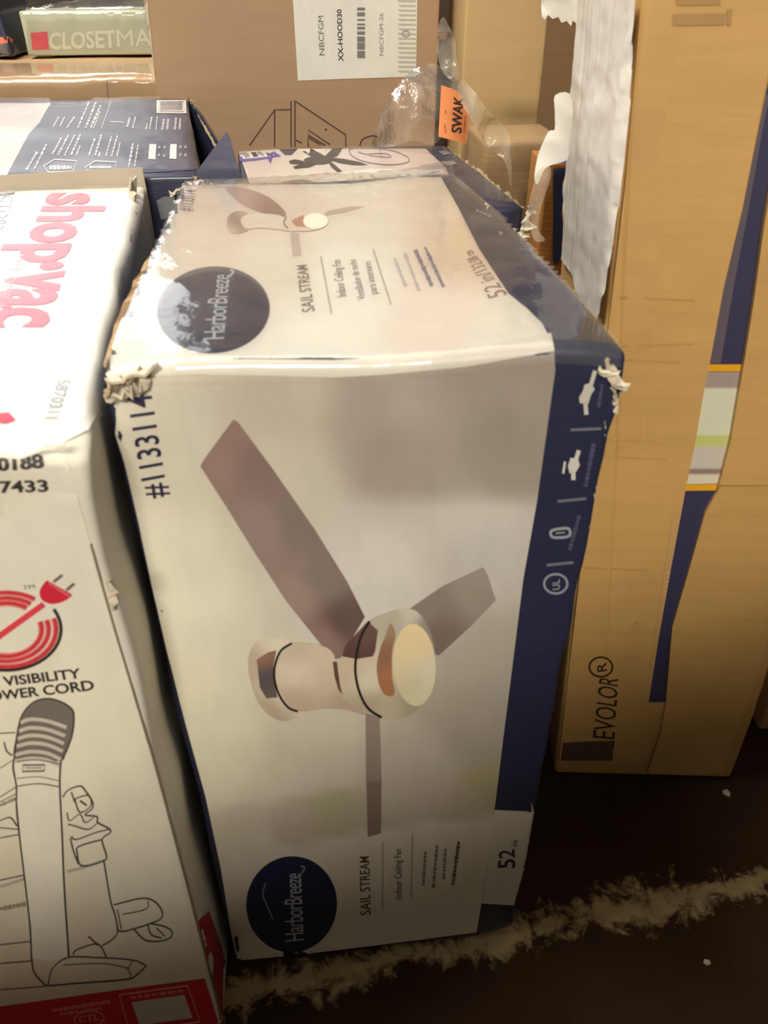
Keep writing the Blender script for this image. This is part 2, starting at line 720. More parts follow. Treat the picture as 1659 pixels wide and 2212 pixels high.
def fan_deform(p, s, t, u):
    p = p.copy()
    if u > 0.9:
        k = (u-0.9)/0.1
        p.z -= 0.006*k*math.exp(-((s-0.55)/0.2)**2)*math.exp(-(t/0.25)**2)
        p.z -= 0.004*k*math.exp(-((s-0.55)/0.3)**2)*math.exp(-((t-1.0)/0.2)**2)
    if t < 0.5:
        p.y -= 0.006*math.sin(math.pi*s)*math.sin(math.pi*u)*(1-2*t)
    if s > 0.9 and 0.02 < u < 0.98:
        p.x += 0.004*(noise.noise(V((3, 7, p.z*16))))*(s-0.9)/0.1
    if u < 0.05 and s > 0.84:
        p.z += 0.028*((s-0.84)/0.16)**1.5*(1-u/0.05)
    if u > 0.94 and s < 0.13 and t < 0.12:      # crushed top corner
        k = (1-s/0.13)*(1-t/0.12)*(u-0.94)/0.06
        p.z -= 0.016*k
        p.y += 0.014*k
    if u > 0.94 and s > 0.9 and t < 0.1:
        k = (s-0.9)/0.1*(1-t/0.1)
        p.z -= 0.008*k
        p.x += 0.004*k
    return p


fan = thing('ceiling_fan_carton', 'tall white and navy ceiling fan carton standing on end, with three-blade fan picture', 'box', (0.045, 0.9, 0))
fs = carton([(-0.170, Y0, 0), (0.262, Y0, 0), (0.258, 1.235, 0), (-0.168, 1.215, 0),
             (-0.170, Y0, 0.988), (0.262, Y0, 0.988), (0.246, 1.250, 0.985), (-0.172, 1.210, 0.985)],
            0.008, M_NAVY, fan, step=0.025, dent=0.0012, seed=3.0, deform=fan_deform)
fs.o['label'] = 'navy board body'


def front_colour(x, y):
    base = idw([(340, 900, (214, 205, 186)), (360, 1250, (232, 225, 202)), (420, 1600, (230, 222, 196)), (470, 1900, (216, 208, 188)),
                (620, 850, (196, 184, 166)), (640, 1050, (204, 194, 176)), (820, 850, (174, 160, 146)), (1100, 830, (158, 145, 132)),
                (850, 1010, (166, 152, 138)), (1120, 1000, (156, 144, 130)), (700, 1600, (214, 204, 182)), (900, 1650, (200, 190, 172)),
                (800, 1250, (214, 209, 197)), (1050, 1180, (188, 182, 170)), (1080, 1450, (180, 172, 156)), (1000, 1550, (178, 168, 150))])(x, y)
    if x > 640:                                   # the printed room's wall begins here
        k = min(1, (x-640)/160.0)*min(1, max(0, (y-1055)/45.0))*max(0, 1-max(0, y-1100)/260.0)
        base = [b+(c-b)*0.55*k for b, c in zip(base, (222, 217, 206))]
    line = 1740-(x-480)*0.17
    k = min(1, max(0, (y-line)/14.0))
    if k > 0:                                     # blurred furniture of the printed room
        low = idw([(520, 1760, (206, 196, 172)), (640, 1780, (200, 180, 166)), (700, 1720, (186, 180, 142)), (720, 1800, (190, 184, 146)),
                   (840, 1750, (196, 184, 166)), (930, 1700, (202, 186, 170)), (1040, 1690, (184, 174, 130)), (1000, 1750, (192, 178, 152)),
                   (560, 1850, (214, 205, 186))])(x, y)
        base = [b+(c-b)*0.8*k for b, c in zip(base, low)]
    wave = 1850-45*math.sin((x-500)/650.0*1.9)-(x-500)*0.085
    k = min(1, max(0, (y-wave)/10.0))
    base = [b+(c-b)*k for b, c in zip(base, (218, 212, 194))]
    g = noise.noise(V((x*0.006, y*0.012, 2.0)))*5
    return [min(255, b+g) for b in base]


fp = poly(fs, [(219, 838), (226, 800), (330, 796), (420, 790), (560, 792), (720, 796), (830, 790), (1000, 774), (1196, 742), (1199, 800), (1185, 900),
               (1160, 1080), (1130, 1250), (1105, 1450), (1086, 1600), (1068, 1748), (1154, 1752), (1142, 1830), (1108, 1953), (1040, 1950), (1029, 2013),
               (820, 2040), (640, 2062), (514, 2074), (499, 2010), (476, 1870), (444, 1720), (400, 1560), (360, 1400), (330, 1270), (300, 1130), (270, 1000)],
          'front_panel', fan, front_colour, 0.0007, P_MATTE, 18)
fp['label'] = 'cream printed front face'

# printed ceiling fan on the front
S4 = lambda pts: [(460+x*0.3978, 1180+y*0.3978) for x, y in pts]
BL = idw([(500, 940, (146, 120, 110)), (470, 1000, (150, 124, 114)), (560, 1000, (134, 112, 102)), (560, 1150, (150, 130, 120)), (650, 1120, (134, 116, 106)),
          (700, 1250, (138, 120, 112)), (640, 1290, (158, 136, 124)), (740, 1340, (104, 82, 76)), (700, 1380, (146, 120, 110))])
fan_pic = poly(fs, [(504, 905), (514, 910), (588, 1010), (679, 1141), (750, 1255), (788, 1331), (764, 1372), (735, 1420), (719, 1423), (618, 1297), (548, 1189), (490, 1095), (433, 1006), (440, 992)],
               'fan_blade_print', fp, BL, 0.0012, P_MATTE, 14)
poly(fs, S4([(1060, 340), (1250, 210), (1465, 110), (1490, 150), (1535, 290), (1400, 430), (1225, 590), (1150, 560), (1090, 420)]),
     'fan_blade_print', fp, idw([(900, 1310, (140, 128, 116)), (1040, 1240, (156, 146, 132)), (950, 1390, (128, 108, 98)), (1060, 1300, (150, 138, 124))]), 0.0012)
poly(fs, S4([(828, 900), (905, 925), (915, 1270), (912, 1555), (840, 1575), (830, 1200)]), 'fan_blade_print', fp,
     lambda x, y: (156, 138, 124) if y < 1683 else (138, 116, 106), 0.0012, None, 10)
hub = poly(fs, spline(S4([(190, 640), (215, 540), (260, 500), (330, 488), (420, 510), (450, 560), (465, 880), (430, 935), (370, 945), (290, 900), (225, 800)]), 4, True),
           'fan_canopy_print', fp, idw([(540, 1430, (196, 178, 158)), (600, 1385, (226, 212, 190)), (590, 1540, (186, 168, 146)), (620, 1500, (226, 214, 192))]), 0.0013)
poly(fs, S4([(238, 610), (300, 570), (345, 560), (328, 640), (330, 730), (352, 815), (290, 820), (255, 760)]), 'canopy_shade_print', fp,
     idw([(560, 1410, (150, 112, 92)), (580, 1470, (92, 82, 84)), (590, 1500, (104, 92, 88))]), 0.0015)
poly(fs, spline(S4([(345, 640), (380, 560), (440, 520), (580, 530), (660, 590), (680, 760), (830, 905), (720, 882), (600, 877), (460, 892), (390, 830), (350, 740)]), 3, True),
     'fan_stem_print', fp, idw([(640, 1400, (204, 186, 164)), (640, 1450, (226, 210, 186)), (640, 1520, (196, 176, 152)), (720, 1440, (214, 196, 172)), (760, 1530, (190, 170, 148))]), 0.0016)
polys(fs, stroke(spline(S4([(430, 520), (370, 560), (337, 640), (335, 720), (362, 805), (410, 870), (460, 890)])), 5), 'trim_ring_print', fp, (40, 32, 30), 0.0018)
poly(fs, spline(S4([(682, 620), (770, 560), (830, 420), (900, 370), (1020, 335), (1110, 350), (1180, 460), (1205, 600), (1190, 760), (1130, 860), (1040, 925), (930, 930), (850, 900), (720, 830), (685, 760)]), 4, True),
     'fan_motor_print', fp, idw([(760, 1440, (212, 194, 168)), (800, 1470, (226, 214, 188)), (850, 1330, (188, 180, 160)), (880, 1320, (212, 204, 184)), (900, 1520, (172, 164, 140)),
                                 (830, 1540, (200, 186, 160)), (930, 1350, (150, 142, 128)), (930, 1500, (196, 186, 160)), (800, 1520, (186, 168, 144))]), 0.0019, None, 9)
poly(fs, S4([(700, 590), (720, 530), (840, 400), (895, 450), (880, 560), (868, 590), (780, 605)]), 'motor_reflection_print', fp,
     idw([(750, 1400, (96, 68, 60)), (800, 1370, (112, 84, 78)), (810, 1400, (96, 72, 68))]), 0.0021)
poly(fs, spline(S4([(962, 410), (935, 480), (910, 540), (888, 640), (900, 740), (935, 800), (985, 795), (972, 700), (972, 560), (990, 470)]), 3, True),
     'motor_reflection_print', fp, idw([(830, 1400, (150, 108, 82)), (840, 1470, (176, 118, 84)), (830, 1360, (168, 142, 112))]), 0.0022)
polys(fs, stroke(spline(S4([(850, 400), (800, 490), (772, 640), (790, 770), (840, 870), (915, 922)])), 5.5), 'trim_ring_print', fp, (38, 28, 28), 0.0023)
poly(fs, S4([(650, 620), (672, 620), (692, 760), (705, 800), (680, 770), (660, 700)]), 'trim_ring_print', fp, (104, 74, 60), 0.0021)
poly(fs, ell(460+1092*0.3978, 1180+635*0.3978, 46, 89, 40, -0.06), 'light_disc_print', fp,
     idw([(900, 1390, (236, 214, 166)), (880, 1480, (222, 208, 170)), (930, 1450, (226, 216, 188)), (900, 1520, (224, 212, 176))]), 0.0025)
# lettering on the front
poly(fs, [(1069, 1749), (1155, 1753), (1143, 1830), (1109, 1954), (1042, 1950)], 'size_panel', fp, (216, 210, 194), 0.0013, P_MATTE, 4)
text(fs, '#1133114', [(362, 1070), (327, 849), (273, 856), (312, 1080)], 'item_number', fp, (38, 36, 62), 0.0012, bold=0.012)
ld = poly(fs, ell(630, 1952, 98, 104, 48, 0.1), 'logo_disc', fp, (24, 34, 62), 0.0012)
ld['label'] = 'navy round logo'
LOGO = (168, 172, 178)


def brand_text(surf, q, parent):
    return text(surf, 'HarborBreeze', q, 'brand_lettering', parent, LOGO, 0.0018, P_MATTE, 0, bold=0.004, shear=0.0, space=0.92)


brand_text(fs, [(656, 2028), (650, 1884), (612, 1884), (615, 2032)], fp)
polys(fs, stroke(spline([(652, 1884), (658, 1872), (650, 1868)]), 4)+stroke(spline([(574, 1905), (568, 1930), (580, 1960), (590, 1985)]), 2.5),
      'brand_flourish', fp, (128, 134, 146), 0.0018)
DK = (78, 70, 62)
text(fs, 'SAIL STREAM', [(801, 1974), (797, 1848), (776, 1849), (778, 1976)], 'series_name', fp, DK, 0.0012, bold=0.008)
polys(fs, stroke([(826, 1963), (827, 1816)], 2)+stroke([(888, 1940), (891, 1800)], 2), 'rule_line', fp, (150, 140, 122), 0.0012)
text(fs, 'Indoor Ceiling Fan', [(868, 1940), (866, 1832), (851, 1833), (853, 1941)], 'product_lettering', fp, DK, 0.0012, bold=0.004)
polys(fs, scribble((914, 1911), (919, 1836), 6, 12, .3, 1)+scribble((936, 1916), (944, 1822), 6, 14, .3, 2)+scribble((958, 1898), (962, 1832), 6, 10, .3, 3),
      'small_print', fp, (128, 118, 100), 0.0012)
polys(fs, scribble((978, 1910), (991, 1814), 7, 16, .2, 4), 'small_print', fp, (92, 82, 70), 0.0012)
text(fs, '52', [(1112, 1872), (1110, 1832), (1077, 1834), (1073, 1875)], 'size_lettering', fp, (52, 46, 66), 0.0020, bold=0.012)
text(fs, 'in', [(1117, 1826), (1119, 1814), (1103, 1812), (1101, 1825)], 'size_lettering', fp, (96, 86, 90), 0.0020)
# navy band icons
BAND = (158, 156, 152)
polys(fs, [[(1262, 830), (1276, 826), (1284, 840), (1276, 852), (1270, 872), (1252, 870), (1250, 858), (1258, 845)]]+stroke([(1276, 830), (1285, 800)], 9)+stroke([(1264, 870), (1266, 895)], 9),
      'feature_icon', fs.o, (196, 190, 178), 0.0008)
polys(fs, [[(1232, 988), (1248, 990), (1252, 1004), (1244, 1018), (1230, 1022), (1226, 1006)]]+stroke([(1244, 990), (1250, 972)], 9)+stroke([(1238, 1018), (1238, 1036)], 9)
      + stroke([(1220, 996), (1216, 1022)], 5), 'feature_icon', fs.o, (206, 200, 188), 0.0008)
polys(fs, stroke(spline([(1194, 1144), (1224, 1140), (1231, 1148), (1226, 1158), (1196, 1160), (1189, 1152)], 4, True), 6, True)+stroke([(1200, 1151), (1220, 1149)], 3),
      'feature_icon', fs.o, (150, 152, 156), 0.0008)
polys(fs, stroke(ell(1200, 1260, 25, 21, 28), 5, True), 'feature_icon', fs.o, (140, 146, 156), 0.0008)
text(fs, 'UL', [(1209, 1272), (1208, 1250), (1192, 1252), (1193, 1274)], 'feature_icon', fs.o, (140, 146, 156), 0.0008, bold=0.02)
for dv in ([(1232, 928), (1298, 925)], [(1204, 1082), (1266, 1076)], [(1180, 1220), (1238, 1214)]):
    polys(fs, stroke(dv, 6), 'divider_line', fs.o, (112, 108, 116), 0.0008)
polys(fs, scribble((1282, 957), (1264, 1050), 9, 12, .2, 5)+scribble((1251, 1112), (1230, 1187), 8, 10, .2, 6)+scribble((1300, 830), (1292, 880), 8, 8, .2, 7), 'small_print', fs.o, (74, 76, 96), 0.0008)
# worn paper along the band's outer edge
rndw = random.Random(5)
wear = []
for (x0, y0, x1, y1, n, amp) in ((1310, 775, 1338, 905, 22, 16), (1302, 905, 1318, 1010, 9, 5), (1286, 1050, 1262, 1260, 10, 5), (1246, 1330, 1170, 1700, 14, 6), (1165, 1700, 1162, 1760, 5, 8)):
    for i in range(n):
        t = rndw.random()
        x, y = x0+(x1-x0)*t+(rndw.random()-0.5)*6, y0+(y1-y0)*t
        ww, hh = amp*(0.3+rndw.random()*0.7), 4+rndw.random()*14
        wear.append([(x-ww*0.5, y), (x+ww*0.2, y-hh*0.4), (x+ww*0.7, y+hh*0.2), (x, y+hh*0.6)])
polys(fs, wear, 'worn_edge_patch', fs.o, (186, 172, 144), 0.0010, tol=0.003)

# top of the carton
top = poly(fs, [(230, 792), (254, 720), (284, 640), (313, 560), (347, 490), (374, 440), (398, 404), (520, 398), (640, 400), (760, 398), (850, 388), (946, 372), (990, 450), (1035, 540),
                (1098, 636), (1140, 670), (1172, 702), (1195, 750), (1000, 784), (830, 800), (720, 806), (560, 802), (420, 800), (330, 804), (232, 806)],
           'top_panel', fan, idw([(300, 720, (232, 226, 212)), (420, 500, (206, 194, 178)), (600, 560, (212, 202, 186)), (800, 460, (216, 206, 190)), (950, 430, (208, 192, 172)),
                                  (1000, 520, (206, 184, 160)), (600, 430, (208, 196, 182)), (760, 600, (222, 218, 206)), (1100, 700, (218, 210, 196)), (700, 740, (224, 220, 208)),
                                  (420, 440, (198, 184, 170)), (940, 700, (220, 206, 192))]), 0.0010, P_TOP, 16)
top['label'] = 'glossy cream printed top face'
fe = poly(fs, [(228, 806), (330, 786), (420, 778), (560, 778), (720, 780), (830, 774), (1000, 757), (1190, 722), (1197, 758), (1000, 792), (830, 808), (720, 814), (560, 810), (420, 808), (330, 812), (240, 822)],
          'fold_edge', fan, idw([(300, 800, (226, 220, 206)), (700, 800, (224, 218, 204)), (1150, 745, (212, 204, 190))]), 0.0014, P_TOP, 4)
fe['label'] = 'pale creased fold between top and front'
text(fs, '#1133114', [(414, 459), (424, 413), (396, 411), (384, 457)], 'item_number', top, (96, 84, 92), 0.0013, bold=0.01)
tl = poly(fs, ell(461, 672, 122, 94, 48, -0.08), 'logo_disc', top, (30, 36, 60), 0.0013, P_TOP)
brand_text(fs, [(484, 736), (496, 598), (456, 596), (438, 738)], top)
polys(fs, stroke([(440, 738), (452, 748)], 6)+stroke(spline([(494, 602), (504, 592), (498, 586)]), 5), 'brand_flourish', top, LOGO, 0.0018)
text(fs, 'SAIL STREAM', [(680, 674), (663, 574), (640, 576), (652, 678)], 'series_name', top, (104, 94, 84), 0.0013, bold=0.006)
polys(fs, stroke([(693, 556), (716, 680)], 3)+stroke([(806, 540), (845, 661)], 3), 'rule_line', top, (158, 148, 136), 0.0013)
text(fs, 'Indoor Ceiling Fan', [(748, 642), (735, 563), (716, 565), (728, 645)], 'product_lettering', top, (116, 106, 96), 0.0013)
text(fs, 'Ventilador de techo', [(790, 648), (768, 562), (752, 564), (772, 651)], 'product_lettering', top, (122, 112, 104), 0.0013)
text(fs, 'para interiores', [(816, 637), (800, 566), (784, 568), (798, 640)], 'product_lettering', top, (122, 112, 104), 0.0013)
polys(fs, scribble((876, 620), (852, 560), 7, 10, .3, 8)+scribble((905, 630), (873, 545), 7, 14, .3, 9), 'small_print', top, (170, 168, 164), 0.0013)
polys(fs, scribble((933, 620), (896, 540), 9, 14, .15, 10)+scribble((958, 622), (918, 536), 7, 14, .2, 11), 'small_print', top, (116, 110, 120), 0.0013)
text(fs, '52 in/132.08 cm', [(1096, 638), (1019, 541), (1001, 549), (1056, 650)], 'size_lettering', top, (132, 104, 100), 0.0013, bold=0.004)
S6 = lambda pts: [(200+x*0.3375, 360+y*0.3375) for x, y in pts]
poly(fs, spline(S6([(850, 140), (960, 140), (1090, 180), (1180, 240), (1240, 310), (1180, 335), (1080, 300), (960, 250), (890, 190)]), 3, True), 'fan_blade_print', top,
     idw([(520, 420, (170, 142, 132)), (600, 455, (142, 116, 106))]), 0.0013)
poly(fs, S6([(1262, 430), (1320, 430), (1338, 575), (1282, 582)]), 'fan_blade_print', top, (182, 164, 154), 0.0013)
poly(fs, S6([(1480, 320), (1500, 290), (1640, 262), (1740, 262), (1600, 300)]), 'fan_blade_print', top, (176, 162, 142), 0.0013)
poly(fs, spline(S6([(860, 380), (880, 310), (960, 290), (1010, 330), (1000, 410), (930, 435), (880, 425)]), 4, True), 'fan_canopy_print', top,
     idw([(510, 485, (128, 104, 98)), (500, 500, (206, 190, 174)), (530, 470, (176, 150, 132))]), 0.0014)
poly(fs, spline(S6([(950, 350), (1000, 312), (1150, 312), (1240, 340), (1300, 420), (1200, 412), (1080, 400), (980, 405)]), 4, True), 'fan_stem_print', top, (206, 192, 178), 0.0016)
poly(fs, spline(S6([(1225, 350), (1300, 318), (1440, 305), (1500, 330), (1500, 380), (1440, 412), (1330, 422), (1250, 400)]), 4, True), 'fan_motor_print', top, (206, 190, 172), 0.0017)
poly(fs, S6([(1270, 355), (1350, 318), (1365, 395), (1300, 390)]), 'motor_reflection_print', top, (172, 124, 98), 0.0019)
polys(fs, stroke(spline(S6([(1240, 330), (1225, 370), (1250, 405)])), 3), 'trim_ring_print', top, (110, 96, 88), 0.0019)
poly(fs, ell(682, 481, 27, 17, 30), 'light_disc_print', top, (238, 230, 212), 0.0020)
polys(fs, scribble((1062, 470), (1028, 455), 5, 4, .2, 12)+[[(1075, 500), (1088, 504), (1080, 512)]], 'feature_icon', fs.o, (120, 116, 122), 0.0009)
# torn corners of the carton
rag((-0.168, Y0-0.004, 0.960), (0.25, -0.55, 0.45), (1, 0.05, 0.35), 0.040, 0.008, 0.006, 'torn_corner', fan, M_TORN, 21, 10, 0.35)
rag((-0.168, Y0-0.002, 0.968), (0.1, -0.6, 0.6), (1, 0.0, 0.28), 0.042, 0.008, 0.005, 'torn_corner', fan, M_FLUTE, 22, 10, 0.35)
rag((-0.164, Y0-0.003, 0.976), (0.1, -0.9, 0.2), (1, 0.0, 0.25), 0.045, 0.007, 0.004, 'torn_corner', fan, M_TORN, 29, 10, 0.35)
rag((0.250, Y0+0.004, 0.975), (0.9, -0.2, 0.25), (0.25, 0, -1), 0.052, 0.008, 0.006, 'torn_corner', fan, M_TORN, 23, 12, 0.5)
rag((0.240, Y0-0.002, 0.968), (0.7, -0.7, 0.1), (0.6, 0, -0.5), 0.03, 0.010, 0.005, 'torn_corner', fan, M_TORN, 24, 10, 0.7)
rag((0.238, 1.0, 0.982), (0.6, 0.1, 0.8), (0.02, 1, 0), 0.10, 0.005, 0.004, 'torn_corner', fan, M_TORN, 25, 14, 0.5)
rag((-0.170, 0.61, 0.975), (-0.8, -0.2, 0.5), (0, 1, 0.02), 0.30, 0.007, 0.002, 'torn_side_edge', fan, M_KRAFT, 26, 14, 0.25)
# film drawn over the top
poly(fs, [(236, 786), (262, 720), (300, 620), (345, 500), (395, 402), (640, 396), (850, 384), (960, 366), (1060, 450), (1150, 530), (1250, 640), (1335, 745), (1338, 790), (1200, 782), (1000, 806), (830, 822), (560, 828), (330, 830), (240, 830)],
     'stretch_film', fan, None, 0.0030, FILM, 10, wrinkle=0.0022, wscale=9)
# film bunched up into a ridge along the back edge
def ridge():
    verts, faces = [], []
    n, m = 60, 6
    for i in range(n+1):
        t = i/n
        x = -0.168+0.395*t
        y = 1.205+0.045*t
        h = 0.004+0.003*noise.noise(V((x*18, 1, 0)))+0.010*math.exp(-((t-0.95)/0.12)**2)
        for j in range(m+1):
            s = j/m
            verts.append((x+0.004*noise.noise(V((x*40, s*3, 4))), y-0.035+0.05*s, 0.987+h*math.sin(math.pi*s)+0.003*noise.noise(V((x*60, s*5, 2)))))
    for i in range(n):
        for j in range(m):
            a = i*(m+1)+j
            faces.append([a, a+1, a+m+2, a+m+1])
    return mesh_obj('film_ridge', verts, faces, FILM_C, fan, True)


ridge()

# ------------------------------------------------------------------ white wet-dry vacuum carton at the left, nearest the eye
vac = thing('vacuum_carton', 'white and red vacuum cleaner carton at the left, with power cord emblem', 'box', (-0.49, 0.85, 0))
e1, e2 = V((-0.9957, -0.092, 0)), V((-0.092, 0.9957, 0))
b0 = V((-0.183, 0.500, 0))
t0 = V((-0.170, 0.500, 0.967))
WV, DV = 0.55, 0.79


def vac_deform(p, s, t, u):
    p = p.copy()
    if u > 0.9:
        k = (u-0.9)/0.1
        p.z += 0.010*k*math.sin(math.pi*t)*math.sin(math.pi*min(1, s))
        if s > 0.86 and t < 0.10:
            q = (s-0.86)/0.14*(1-t/0.10)*k
            p.z -= 0.022*q
            p.y += 0.006*q
    if s > 0.9 and u > 0.1:
        p.x += 0.004*noise.noise(V((1, p.y*9, p.z*9)))*(s-0.9)/0.1
    if u > 0.93 and t < 0.04 and s > 0.5:
        p.y += 0.004*noise.noise(V((p.x*30, 3, p.z*30)))
    return p


vs = carton([b0+e1*WV, b0, b0+V((0.004, DV, 0)), b0+e1*WV+e2*DV, t0+e1*WV, t0, t0+e2*DV, t0+e1*WV+e2*DV],
            0.007, M_WHITE, vac, step=0.025, dent=0.0014, seed=8.0, deform=vac_deform)
WT = (244, 242, 234)
vt = poly(vs, [(-40, 985), (60, 972), (130, 962), (190, 930), (212, 880), (240, 760), (262, 660), (285, 560), (305, 460), (309, 420), (200, 416), (100, 420), (0, 426), (-120, 430), (-200, 990)],
          'top_panel', vac, WT, 0.0014, P_SV, 12)
vt['label'] = 'glossy white top face'
RED = (214, 44, 84)
text(vs, 'shop', [(112, 420), (42, 572), (157, 570), (212, 420)], 'brand_lettering', vt, RED, 0.0024, P_SV, 14, bold=0.035, ref=0.56, space=1.0)
poly(vs, ell(112, 578, 27, 9, 24, -0.1), 'brand_dot', vt, RED, 0.0024, P_SV)
text(vs, 'vac', [(32, 588), (-28, 712), (121, 712), (160, 588)], 'brand_lettering', vt, RED, 0.0024, P_SV, 14, bold=0.035, ref=0.56, space=1.0)
GT = (150, 158, 166)
text(vs, 'THE ONE AND ONLY', [(40, 550), (-60, 800), (-40, 800), (57, 550)], 'slogan_lettering', vt, GT, 0.0024, P_SV)
text(vs, 'FACTORY AND', [(14, 395), (-30, 560), (-8, 560), (38, 395)], 'slogan_lettering', vt, GT, 0.0024, P_SV)
text(vs, 'DIRECT', [(-6, 420), (-30, 520), (-16, 520), (10, 420)], 'slogan_lettering', vt, GT, 0.0024, P_SV)
text(vs, '5870311', [(126, 824), (98, 908), (126, 908), (154, 824)], 'item_number', vt, GT, 0.0024, P_SV, bold=0.005)
poly(vs, [(-10, 898), (20, 896), (35, 912), (12, 920), (-10, 918)], 'red_emblem', vt, RED, 0.0024, P_SV)
vf = poly(vs, [(-60, 1000), (60, 982), (130, 972), (150, 1010), (178, 1110), (202, 1195), (240, 1330), (289, 1500), (340, 1680), (390, 1870), (440, 2060), (478, 2206), (460, 2260), (-80, 2330)],
          'front_panel', vac, idw([(0, 1000, (226, 218, 198)), (100, 1200, (228, 222, 204)), (60, 1600, (236, 228, 204)), (300, 1900, (222, 214, 192)), (100, 2000, (226, 214, 188)), (30, 2090, (226, 204, 178))]), 0.0006, P_MATTE, 20)
vf['label'] = 'white printed front face'
NB = (52, 46, 44)
text(vs, '90188', [(-28, 1015), (94, 1008), (92, 984), (-30, 992)], 'item_number', vf, NB, 0.0022, P_MATTE, 8, bold=0.03)
text(vs, '97433', [(-26, 1063), (106, 1060), (102, 1034), (-30, 1038)], 'item_number', vf, NB, 0.0011, bold=0.03)
# cord emblem
CC = (14, 1358)
polys(vs, stroke(ell(CC[0], CC[1], 118, 88, 44, 0.0, -30, 250), 7)[0:], 'emblem_ring', vf, (48, 44, 44), 0.0011)
for rx, ry in ((108, 80), (92, 68), (77, 57)):
    polys(vs, stroke(ell(CC[0], CC[1], rx, ry, 40, 0.0, -18, 305), 9), 'cord_ring', vf, (206, 58, 66), 0.0012)
    polys(vs, stroke(ell(CC[0], CC[1], rx-6, ry-5, 40, 0.0, -18, 305), 3), 'cord_ring', vf, (232, 138, 128), 0.0013)
polys(vs, stroke([(-10, 1378), (94, 1303)], 13), 'plug_cord', vf, (222, 66, 76), 0.0016)
poly(vs, spline([(86, 1274), (100, 1252), (108, 1256), (152, 1280), (150, 1288), (134, 1298), (112, 1302), (92, 1294)], 3, True), 'plug_print', vf, (208, 40, 60), 0.0017)
polys(vs, stroke([(106, 1256), (150, 1284)], 5), 'plug_print', vf, (232, 96, 104), 0.0019)
polys(vs, stroke([(116, 1254), (134, 1240)], 6)+stroke([(144, 1272), (160, 1258)], 6), 'plug_prong_print', vf, (112, 100, 94), 0.0017)
text(vs, 'TM', [(50, 1272), (76, 1269), (74, 1260), (49, 1263)], 'trade_mark', vf, (120, 110, 104), 0.0012)
text(vs, 'HIGH VISIBILITY', [(-86, 1490), (176, 1462), (172, 1441), (-92, 1470)], 'feature_lettering', vf, NB, 0.0012, bold=0.022)
text(vs, 'POWER CORD', [(-36, 1514), (205, 1488), (200, 1466), (-40, 1494)], 'feature_lettering', vf, NB, 0.0012, bold=0.022)
# line drawing of the vacuum
Q2 = lambda pts: [(x*0.367, 1400+y*0.367) for x, y in pts]
poly(vs, spline(Q2([(85, 640), (105, 480), (135, 380), (200, 310), (280, 290), (360, 310), (420, 350), (435, 400), (425, 500), (390, 600), (360, 660), (220, 640)]), 4, True), 'hose_print', vf,
     (120, 111, 102), 0.0012, None, 12)
for hy in (420, 470, 515, 560, 610, 650):
    polys(vs, stroke(spline(Q2([(122-(hy-420)*0.16, hy+12), (180, hy-8), (280, hy+2), (392-(hy-420)*0.16, hy+40)]), 4), 8), 'hose_ring_print', vf, (204, 194, 176), 0.0014)
poly(vs, Q2([(85, 650), (220, 640), (358, 668), (352, 740), (358, 800), (372, 1250), (400, 1800), (300, 1840), (190, 1820), (185, 1640), (140, 1300), (98, 850), (98, 800)]), 'hose_print', vf, (236, 228, 208), 0.0012)
L1 = (70, 64, 60)
drw = []
